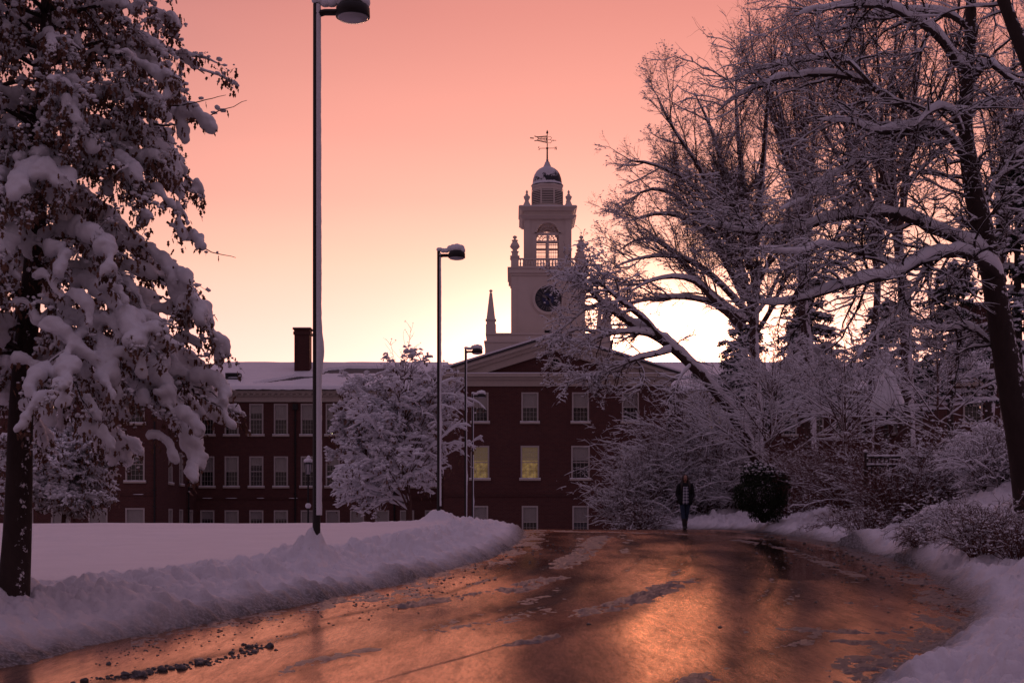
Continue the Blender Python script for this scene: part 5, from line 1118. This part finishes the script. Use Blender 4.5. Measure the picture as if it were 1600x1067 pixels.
conifer(1590, 46, 180, 560, 150, 91, 'snow-laden pine at the right edge behind the old tree')
conifer(1268, 78, 440, 640, 170, 92, 'dark pine behind the young garden trees')
conifer(1160, 74, 486, 640, 125, 93, 'low dark pine beside the reaching branch, left of the grove', n=110)
conifer(1485, 66, 415, 640, 190, 94, 'dark pine standing before the far wing chimney')
conifer(1385, 80, 470, 650, 170, 95, 'distant dark pine between the two grove trunks', n=110)

# ---- oak in the left foreground, loaded with snow ---------------------------------------------------
def snowy_oak():
    rng = np.random.default_rng(101); D = 14.0
    tp, tr = poly_curve([(16,960),(20,930),(26,860),(30,760),(32,640),(42,520),(56,380),(64,240),(70,100),(74,-60),(80,-260)], D, [32, 24, 21, 19, 17, 14, 11, 8, 4], 50)
    t = tree_thing('snowy_oak', 'young oak at the left edge bowed under thick pillows of snow, brown leaves hanging below', 'tree', (float(tp[0][0]), D, gz(tp[0][0], D)))
    bk = MB(); bk.tubes([tp], [tr], 14); lv = MB(); lob = MB(); sn = MB()
    n1 = 130; p, d, L, r = spawn(rng, tp[None], tr[None], n1, .30, 1, (55, 80), (1, 1), .45, lens=np.ones(1)); zr = (p[:, 2]-2.5)/5.2
    a = np.linspace(0, 2*np.pi*17, n1) + rng.normal(0, .3, n1); order = np.argsort(p[:, 2]); p = p[order]; r = r[order]
    h = np.clip((p[:, 2]-2.6)/4.6, 0, 1); d = np.stack([np.cos(a), np.sin(a), .25+.2*h], -1)
    lenf = np.interp(h, [0, .12, .35, .6, 1], [1.8, 2.2, 2.0, 1.65, 1.62]) * rng.uniform(.72, 1.1, n1)
    droop = np.interp(h, [0, .3, .7, 1], [-.16, -.13, -.09, -.05])
    n = 12; pts = np.zeros((n1, n, 3)); pts[:, 0] = p; dd = norm(d)
    for k in range(1, n): dd = norm(dd + rng.normal(0, .07, (n1, 3)) + np.stack([0*droop, 0*droop, droop*(.6+k*.08)], -1)); pts[:, k] = pts[:, k-1] + dd*(lenf/(n-1))[:, None]
    rad = np.clip(r, .014, .03)[:, None]*np.linspace(1, .25, n)[None]; bk.tubes(pts, rad, 6)
    p, d, L, r = spawn(rng, pts, rad, 9, .22, 1, (30, 70), (.22, .42), .6, up=-.05, lens=lenf); p2, r2 = grow(rng, p, d, np.clip(L, .2, .75), np.clip(r, .004, .009), 7, .14, (0, 0, -.13), .35); bk.tubes(p2, r2, 4)
    p, d, L, r = spawn(rng, p2, r2, 2, .3, 1, (30, 60), (.4, .8), .7); p3, r3 = grow(rng, p, d, np.clip(L, .12, .3), np.clip(r, .002, .004), 4, .14, (0, 0, -.16), .5); bk.tubes(p3, r3, 3)
    # a few bare twigs that stick out
    for q in ([(225,150),(262,166),(300,163),(325,155),(352,150)], [(230,190),(270,200),(320,184),(350,172),(388,156)], [(240,462),(290,478),(330,481)], [(262,345),(300,378),(330,395),(370,402)], [(240,590),(300,600),(345,620),(383,675)], [(300,610),(350,640)]):
        c, rr_ = poly_curve(q, D, [2.0, 1.4, .8, .45], 14, rng.uniform(-.2, .2)); c += rng.normal(0, .006, c.shape); bk.tubes([c], [rr_], 5); leaves(lv, rng, c[2:12:2]+[0, 0, -.01], (.05, .09), .4); clumps(sn, rng, c[None, :11], 9, (.015, .04), tmpl=OCT)
    # snow pillows along the branches, merged into smooth masses
    C = []; S = []; T = []
    for b in range(n1):
        hb = h[b]; big = np.interp(hb, [0, .30, .5, .75, 1], [.112, .112, .085, .062, .05]); f = .16
        while f < .98:
            if rng.random() < np.interp(hb, [0, .4, .7, 1], [.86, .8, .6, .5]):
                x = f*(n-1); i = int(x); w = x-i; q = pts[b, i]*(1-w)+pts[b, min(i+1, n-1)]*w; tan = norm(pts[b, min(i+1, n-1)]-pts[b, i]); s = big*rng.uniform(.6, 1.3)*(.7+.5*f)
                C.append(q+[0, 0, s*.25]); S.append((s*rng.uniform(1.0, 1.5), s*.85, s*rng.uniform(.62, .85))); T.append(tan)
            f += big*.75/lenf[b]*rng.uniform(.8, 1.3)
    for k in range(len(p2)):
        hb = np.clip((p2[k, 0, 2]-2.6)/4.6, 0, 1)
        if rng.random() < np.interp(hb, [0, .4, 1], [.8, .62, .45]):
            big = np.interp(hb, [0, .35, .7, 1], [.085, .08, .05, .042]); m0 = rng.integers(1, 4)
            for i in range(m0, min(7, m0+rng.integers(2, 5))):
                s = big*rng.uniform(.65, 1.2); C.append(p2[k, i]+[0, 0, s*.3]); S.append((s*1.35, s*.85, s*.75)); T.append(norm(p2[k, min(i+1, 6)]-p2[k, i-1]))
    for (a_, b_, dd_) in [(232, 150, 0), (262, 185, .1), (225, 215, .1), (250, 232, -.1), (262, 278, 0), (275, 332, .1), (308, 380, 0), (308, 182, 0), (262, 440, 0), (230, 470, .1), (262, 492, 0), (300, 540, 0), (240, 545, 0), (285, 590, 0), (325, 595, 0), (345, 640, 0), (228, 95, 0), (235, 520, -.2), (205, 240, .1), (100, 400, -.9), (40, 480, -1), (180, 460, -.9), (215, 500, -.8), (130, 560, -1), (135, 630, -1.0), (40, 570, -1.0), (170, 600, -1), (90, 520, -1.1), (262, 620, -.4), (60, 640, -.8), (150, 680, -.9), (75, 440, -1), (120, 470, -1), (15, 430, -1), (200, 560, -.9), (285, 655, -.3), (255, 690, -.2)]:
        sz_ = rng.uniform(9, 15)/F*D; q = P(a_-14, b_-12, D+dd_); tv = norm(np.array([rng.uniform(.5, 1), rng.normal(0, .3), rng.uniform(.1, .4)]))
        for _ in range(rng.integers(4, 8)):
            s = sz_*rng.uniform(.7, 1.15); C.append(q.copy()); S.append((s*1.3, s*.8, s*.85)); T.append(tv); tv = norm(tv + np.array([rng.normal(0, .2), rng.normal(0, .2), -.38])); q = q + tv*sz_*.85
    C = np.array(C); S = np.array(S); T = norm(np.array(T)); up = np.array([0, 0, 1.]); sd = norm(np.cross(T, up)); w = np.cross(sd, T); Rm = np.stack([T, sd, w], -1)
    lob.inst(ICO2[0], ICO2[1], C, S, Rm); remeshed(lob, .018, .055, 'snow_pillows', M['snow_soft'], t, 8.0)
    # brown leaves hanging under the snow
    k = 15000; b = rng.integers(0, len(p2), k); i = rng.integers(1, 7, k); c1 = p2[b, i]+rng.normal(0, .035, (k, 3)); c1[:, 2] -= rng.uniform(0, .07, k)
    uu = rng.integers(0, len(C), 9000); c3 = C[uu] + rng.normal(0, .5, (9000, 3))*S[uu][:, [0, 0, 1]]; c3[:, 2] = C[uu][:, 2] - S[uu][:, 2]*rng.uniform(.5, 1.3, 9000)
    k = 14000; b = rng.integers(0, len(p3), k); i = rng.integers(0, 4, k); c2 = p3[b, i]+rng.normal(0, .03, (k, 3)); c2[:, 2] -= rng.uniform(0, .05, k)
    leaves(lv, rng, np.concatenate([c1, c2, c3]), (.04, .08), .55)
    clumps(sn, rng, p3, 4.5, (.010, .026), jit=.012, tmpl=OCT); clumps(sn, rng, p2, 7, (.012, .035), jit=.02, tmpl=OCT); snow_on(sn, rng, p2, r2, 1, .012, 5)
    sel = c2[:6500]; s = rng.uniform(.010, .022, len(sel)); sn.inst(OCTA[0], OCTA[1], sel+[0, 0, .0], np.stack([s*1.3, s, s*.7], -1), rot_rand(rng, len(sel), .5))
    sub(bk, 'trunk', M['bark_snow'], t, True); sub(lv, 'crown', M['oakleaf'], t); sub(sn, 'snow_specks', M['snow_soft'], t, True)
snowy_oak()

# ---- middle distance: leafy trees coated with snow -------------------------------------------------
def coated_tree(name, label, px, D, ybot, ytop, wpx, seed, n1=60, dens=1.0, bare_top=0, yc=None, group=None):
    rng = np.random.default_rng(seed); x0 = wx(px, D); zb = EYE+(HY-ybot)/F*D; zt = EYE+(HY-ytop)/F*D; H = zt-zb; W_ = wpx/F*D/2; g = gz(x0, D)
    t = tree_thing(name, label, 'tree', (x0, D, g), group=group); bk = MB(); sn = MB(); lv = MB()
    tp, tr = grow(rng, np.array([[x0, D, g-.2]]), np.array([[0, 0, 1.]]), np.array([zt-g-.3]), np.array([H*.028]), 14, .03, (0, 0, .1), .12); bk.tubes(tp, tr, 7)
    f0 = (zb+H*.08-g)/(zt-g); p, d, L, r = spawn(rng, tp, tr, n1, max(f0, .03), .93, (50, 85), (1, 1), .4, up=.15, lens=np.ones(1)); hh = np.clip((p[:, 2]-zb)/H, 0, 1)
    L = W_*np.interp(hh, [0, .2, .45, .75, 1], [.95, 1.12, 1.08, .85, .35])*rng.uniform(.75, 1.12, n1); d = norm(d*np.array([1, .8, 1])+np.array([0, 0, 1])*hh[:, None]*.9)
    p1, r1 = grow(rng, p, d, L, np.clip(r, .03, .07), 10, .07, (0, 0, -.03), .25); bk.tubes(p1, r1, 5); snow_on(sn, rng, p1, r1, .9, .05, 5, lump=.25)
    p, d, L, r = spawn(rng, p1, r1, int(10*dens), .2, 1, (30, 65), (.25, .5), .5, lens=np.linalg.norm(np.diff(p1, axis=1), axis=2).sum(1)); p2, r2 = grow(rng, p, d, L, np.clip(r, .012, .02), 7, .1, (0, 0, -.07), .4); bk.tubes(p2, r2, 4); snow_on(sn, rng, p2, r2, .9, .032, 4, lump=.3)
    p, d, L, r = spawn(rng, p2, r2, 4, .15, 1, (25, 65), (.35, .65), .6, up=-.1); p3, r3 = grow(rng, p, d, L, np.clip(r, .008, .012), 5, .12, (0, 0, -.10), .5); bk.tubes(p3, r3, 3); snow_on(sn, rng, p3, r3, .9, .026, 4, lump=.35)
    left = p3[:, 0, 0] < x0 + W_*.25; q = p3[left]; clumps(sn, rng, q, 3.6*dens, (.05, .13), jit=.06, elong=1.7, tilt=.7); clumps(sn, rng, p3[~left], .8, (.03, .08), jit=.04)
    k = int(len(p3)*1.6); b = rng.integers(0, len(p3), k); c = p3[b, rng.integers(0, 5, k)]+rng.normal(0, .08, (k, 3)); c[:, 2] -= .06; leaves(lv, rng, c, (.10, .20), .7)
    if bare_top:
        p, d, L, r = spawn(rng, tp, tr, 16, .70, 1, (12, 40), (1, 1), .4, up=.5, lens=np.ones(1)); pp, rr_ = grow(rng, p, d, rng.uniform(.4, .8, 16)*bare_top, np.full(16, .018), 8, .08, (0, 0, .05), .3); bk.tubes(pp, rr_, 3)
        p, d, L, r = spawn(rng, pp, rr_, 6, .3, 1, (25, 50), (.2, .4), .5); pp, rr_ = grow(rng, p, d, L, np.full(len(L), .010), 5, .1, (0, 0, .03), .4); bk.tubes(pp, rr_, 3); clumps(sn, rng, pp, 1.2, (.02, .05))
    sub(bk, 'trunk', M['twig'], t); sub(lv, 'crown', M['oakleaf'], t); sub(sn, 'branch_snow', M['snow_far'], t)
coated_tree('snowy_tree', 'broad tree thickly coated with snow in front of the left wing, between the lamp posts', 640, 66, 812, 596, 252, 111, n1=44, dens=.9, bare_top=4.2)
coated_tree('snowy_tree', 'lower snow-coated tree whose boughs reach left toward the tallest lamp post', 575, 68, 812, 618, 140, 112, n1=30, dens=1.0)
coated_tree('small_snowy_tree', 'small bushy snow-coated tree behind the oak trunk at left', 98, 58, 812, 655, 155, 113, n1=54, dens=1.6)
coated_tree('small_snowy_tree', 'dark snow-dusted tree at the far left edge', -12, 64, 812, 600, 80, 114, n1=30)
coated_tree('far_tree', 'hazy tree beyond the left edge of the hall', -30, 120, 820, 520, 200, 115, n1=30)

# ------------------------------------------------------------------ fence, parasol
def fence():
    D = 33.5; x0, x1 = wx(1352, D), wx(1640, D); s = D/F; zt = EYE+(HY-712)*s; zb = min(gz(x0, D), gz(x1, D)) - .1
    t = thing('picket_fence', 'dark picket fence with snow lying on its rails, half hidden by brown shrubs', 'fence', (x0, D, zb)); L = x1-x0; H = zt-zb
    k = 0; x = 0
    while x <= L:
        MB().lathe([(.04, 0), (.04, H+.04), (.05, H+.05), (.02, H+.09)], (x, 0, 0), 4, a0=math.pi/4).build('post', M['steel'], t); MB().inst(OCT[0], OCT[1], [(x, 0, H+.11)], [(.06, .06, .04)]).build('post_snow', M['snow_far'], t)
        x += L/3 - 1e-6
    for z in (.15, H-.26, H-.06):
        MB().box((0, -.02, z), (L, .02, z+.05)).build('rail', M['steel'], t)
        rng = np.random.default_rng(int(z*100)); m = MB(); n = 40; xs = np.linspace(0.03, L-.03, n); pts = np.stack([xs, 0*xs, z+.06+0*xs], -1); m.tubes([pts], [.022+.018*rng.random(n)], 6); m.build('rail_snow', M['snow_far'], t, smooth=True)
    n = 44
    for i in range(n):
        x = (i+.5)*L/n; m = MB().box((x-.011, -.012, .02), (x+.011, .012, H-.02)); m.build('picket', M['steel'], t)
fence()
def parasol():
    D = 40.0; x0 = wx(1386, D); s = D/F; zt = EYE+(HY-553)*s; g = gz(x0, D); rng = np.random.default_rng(3)
    t = thing('closed_parasol', 'pointed folded garden parasol draped in snow, rising above the brown shrubs', 'parasol', (x0, D, g)); H = zt-g; m = MB(); n, k = 22, 40
    hh = np.linspace(0, 1, n); th = np.arange(k)/k*2*math.pi; prof = np.interp(hh, [0, .08, .3, .62, .85, 1], [.03, .09, .20, .33, .42, .38])
    fold = 1 + (.20*np.sin(th*8)[None, :] + .10*np.sin(th*3+1)[None, :])*hh[:, None]; zz = H-.18-hh[:, None]*1.42 + .12*np.sin(th*4+.6)[None, :]*hh[:, None]**3; rad = prof[:, None]*fold
    v = np.stack([rad*np.cos(th)[None], rad*np.sin(th)[None], zz], -1); i, j = np.meshgrid(np.arange(n-1), np.arange(k), indexing='ij'); j2 = (j+1) % k
    m.add(v, np.stack([i*k+j, (i+1)*k+j, (i+1)*k+j2, i*k+j2], -1).reshape(-1, 4)[:, ::1]); m.build('canopy', M['snow_soft'], t, smooth=True)
    MB().lathe([(.03, -.3), (.03, H-.1)], n=8).build('pole', M['steel'], t); MB().lathe([(.03, H-.22), (.12, H-.18), (.10, H-.1), (.05, H-.08), (.09, H-.02), (.07, H+.03), (.01, H+.06)], n=12).build('finial', M['snow_soft'], t, smooth=True)
parasol()
# ------------------------------------------------------------------ the person walking up the road
M['skin'] = mat('skin', (.42, .22, .16), .6); M['hair'] = mat('dark_hair', (.022, .010, .008), .6); M['coat'] = worn('black_coat', (.012, .011, .014), .85, .7, 12)
M['denim'] = worn('blue_denim', (.035, .055, .10), .85, .7, 14); M['boot'] = mat('dark_boots', (.015, .010, .009), .7); M['eye'] = mat('eye', (.03, .02, .02), .3); M['lip'] = mat('lips', (.25, .08, .07), .5)
m = M['plaid'] = mat('plaid_shirt', (.2, .2, .25), .85); n = N(m); c = n.new('ShaderNodeTexCoord'); sp = n.new('ShaderNodeSeparateXYZ'); n.lk(c.outputs['Object'], sp.inputs[0])
fx = n.math('GREATER_THAN', n.math('FRACT', n.math('MULTIPLY', sp.outputs[0], 11)), .5); fz_ = n.math('GREATER_THAN', n.math('FRACT', n.math('MULTIPLY', sp.outputs[2], 11)), .5)
n.lk(n.mix(n.math('MULTIPLY', n.math('ADD', fx, fz_), .5), (.50, .50, .56), (.020, .022, .05)), n.b.inputs['Base Color'])
def person():
    D = 43.2; x0 = wx(1070.5, D); z0 = float(road_h(np.array([x0]), np.array([D]))[0]) + .004
    t = thing('person', 'person in dark jacket, plaid shirt, jeans and boots walking up the wet road', 'person', (x0, D, z0))
    def tube(mb, pts, rad, sides=12, sx=1): mb.tubes([np.array(pts, float)], [rad], sides)
    def rm(mb, name, m, vox=.010, par=None):
        q = Empty0; o = remeshed(mb, vox, 0, name, m, q); o.parent = par or t; return o
    class E: location = (0, 0, 0)
    E0 = E()
    def fin(mb, name, m, vox, par=None, smooth_it=3):
        o = mb.build('tmp', m); md = o.modifiers.new('r', 'REMESH'); md.mode = 'VOXEL'; md.voxel_size = vox; md.use_smooth_shade = True; sm = o.modifiers.new('s', 'SMOOTH'); sm.factor = .7; sm.iterations = smooth_it
        me = bpy.data.meshes.new_from_object(o.evaluated_get(bpy.context.evaluated_depsgraph_get())); bpy.data.objects.remove(o); me.name = name
        if not me.materials: me.materials.append(m)
        q = bpy.data.objects.new(name, me); COL.objects.link(q); q.parent = par or t; return q
    b = MB()   # -y faces the camera; right foot forward
    hip = .86; LF = [(-.085, .0, hip), (-.075, -.03, .50), (-.035, -.10, .09)]; RF = [(.085, 0, hip), (.06, .05, .49), (.030, .20, .12)]
    for leg in (LF, RF): tube(b, [leg[0], tuple(np.add(leg[0], leg[1])/2), leg[1], tuple(np.add(leg[1], leg[2])/2 + [0, .015, 0]), leg[2]], [.088, .074, .053, .052, .036])
    tube(b, [(0, 0, .80), (0, 0, .92), (0, -.005, 1.05), (0, -.01, 1.2), (0, 0, 1.33), (0, 0, 1.40)], [.13, .135, .115, .13, .125, .06])
    tube(b, [(0, 0, 1.36), (0, -.01, 1.46), (0, -.015, 1.50)], [.052, .045, .045])
    b.inst(ICO2[0], ICO2[1], [(0, -.015, 1.565), (0, -.045, 1.53), (0, -.108, 1.55), (-.078, -.01, 1.555), (.078, -.01, 1.555)], [(.078, .098, .112), (.058, .06, .07), (.012, .018, .022), (.012, .02, .028), (.012, .02, .028)])
    arms = {}
    for s in (-1, 1):
        A = [(s*.17, 0, 1.345), (s*.235, .02, 1.06), (s*.165, -.09, .90)]; arms[s] = A
        tube(b, [A[0], tuple(np.add(A[0], A[1])/2), A[1], tuple(np.add(A[1], A[2])/2), A[2]], [.052, .045, .038, .033, .026]); b.inst(ICO2[0], ICO2[1], [(s*.15, -.10, .865)], [(.035, .022, .045)])
        for j in range(4): q = s*(.165-.016*j); tube(b, [(q, -.105, .86), (q, -.11, .83), (q, -.10, .80-.004*abs(j-1))], [.009, .008, .007], 6)
        tube(b, [(s*.12, -.11, .88), (s*.105, -.12, .85), (s*.10, -.12, .825)], [.010, .009, .008], 6)
        tube(b, [(s*.13, 0, 1.36), (s*.19, 0, 1.33)], [.06, .055])
    body = fin(b, 'body', M['skin'], .009, smooth_it=2)
    for s in (-1, 1): MB().inst(ICO2[0], ICO2[1], [(s*.030, -.105, 1.575)], [(.012, .008, .008)]).build('eye', M['eye'], t, smooth=True)
    MB().inst(ICO2[0], ICO2[1], [(0, -.106, 1.508)], [(.024, .008, .007)]).build('mouth', M['lip'], t, smooth=True)
    h = MB(); h.inst(ICO2[0], ICO2[1], [(0, .012, 1.600), (0, .03, 1.56), (-.062, -.02, 1.57), (.062, -.02, 1.57)], [(.092, .105, .092), (.10, .10, .11), (.035, .07, .08), (.035, .07, .08)])
    for s in (-1, 1):
        tube(h, [(s*.075, -.02, 1.56), (s*.095, -.05, 1.46), (s*.115, -.10, 1.34), (s*.115, -.12, 1.22), (s*.10, -.12, 1.14)], [.032, .038, .04, .032, .012]); tube(h, [(s*.05, .06, 1.56), (s*.07, .08, 1.40), (s*.07, .10, 1.25)], [.05, .06, .03])
    fin(h, 'hair', M['hair'], .011)
    j = MB(); tube(j, [(0, .01, .80), (0, .01, .90), (0, .005, 1.05), (0, .0, 1.2), (0, .0, 1.34), (0, .01, 1.41)], [.185, .185, .165, .17, .15, .09]);
    for s in (-1, 1):
        A = arms[s]; tube(j, [(s*.10, 0, 1.37), A[0], tuple(np.add(A[0], A[1])/2), A[1], tuple(np.add(A[1], A[2])/2), A[2]], [.075, .082, .078, .070, .066, .060]); j.inst(ICO2[0], ICO2[1], [(s*.14, -.085, .845)], [(.085, .06, .10)])
    tube(j, [(-.07, .02, 1.42), (-.09, -.08, 1.38), (-.085, -.13, 1.30)], [.03, .032, .02]); tube(j, [(.07, .02, 1.42), (.09, -.08, 1.38), (.085, -.13, 1.30)], [.03, .032, .02])
    jk = fin(j, 'jacket', M['coat'], .012)
    sh = MB(); nx, nz_ = 10, 20; X, Z = np.meshgrid(np.linspace(-1, 1, nx), np.linspace(0, 1, nz_), indexing='ij'); w = np.interp(Z, [0, .8, 1], [.092, .078, .055])
    front = np.interp(Z, [0, .15, .5, .8, 1], [-.192, -.190, -.184, -.170, -.118]); v = np.stack([X*w, front + .012*X**2, .775+Z*.60], -1); v2 = v + [0, .03, 0]
    sh.add(v, grid_faces(nx, nz_)); sh.add(v2, grid_faces(nx, nz_)[:, ::-1]); sh.build('plaid_shirt', M['plaid'], t, smooth=True)
    for leg in (LF, RF):
        q = MB(); tube(q, [tuple(np.add(leg[0], (0, 0, .06))), leg[0], tuple(np.add(leg[0], leg[1])/2), leg[1], tuple(np.add(leg[1], leg[2])/2 + [0, .015, 0]), tuple(np.array(leg[2]) + [0, 0, .09])], [.10, .102, .084, .063, .060, .050]); fin(q, 'jean_leg', M['denim'], .011)
        q = MB(); a = np.array(leg[2]); tube(q, [a + [0, .005, .24], a + [0, .0, .12], a + [0, 0, 0]], [.074, .070, .062]); zf = a[2] - .09 + (.0)
        q.inst(ICO2[0], ICO2[1], [a + [0, -.05, -.045], a + [0, -.11, -.058], a + [0, .02, -.045]], [(.060, .09, .05), (.055, .065, .04), (.056, .06, .05)]); fin(q, 'boot', M['boot'], .010)
    return t
person()
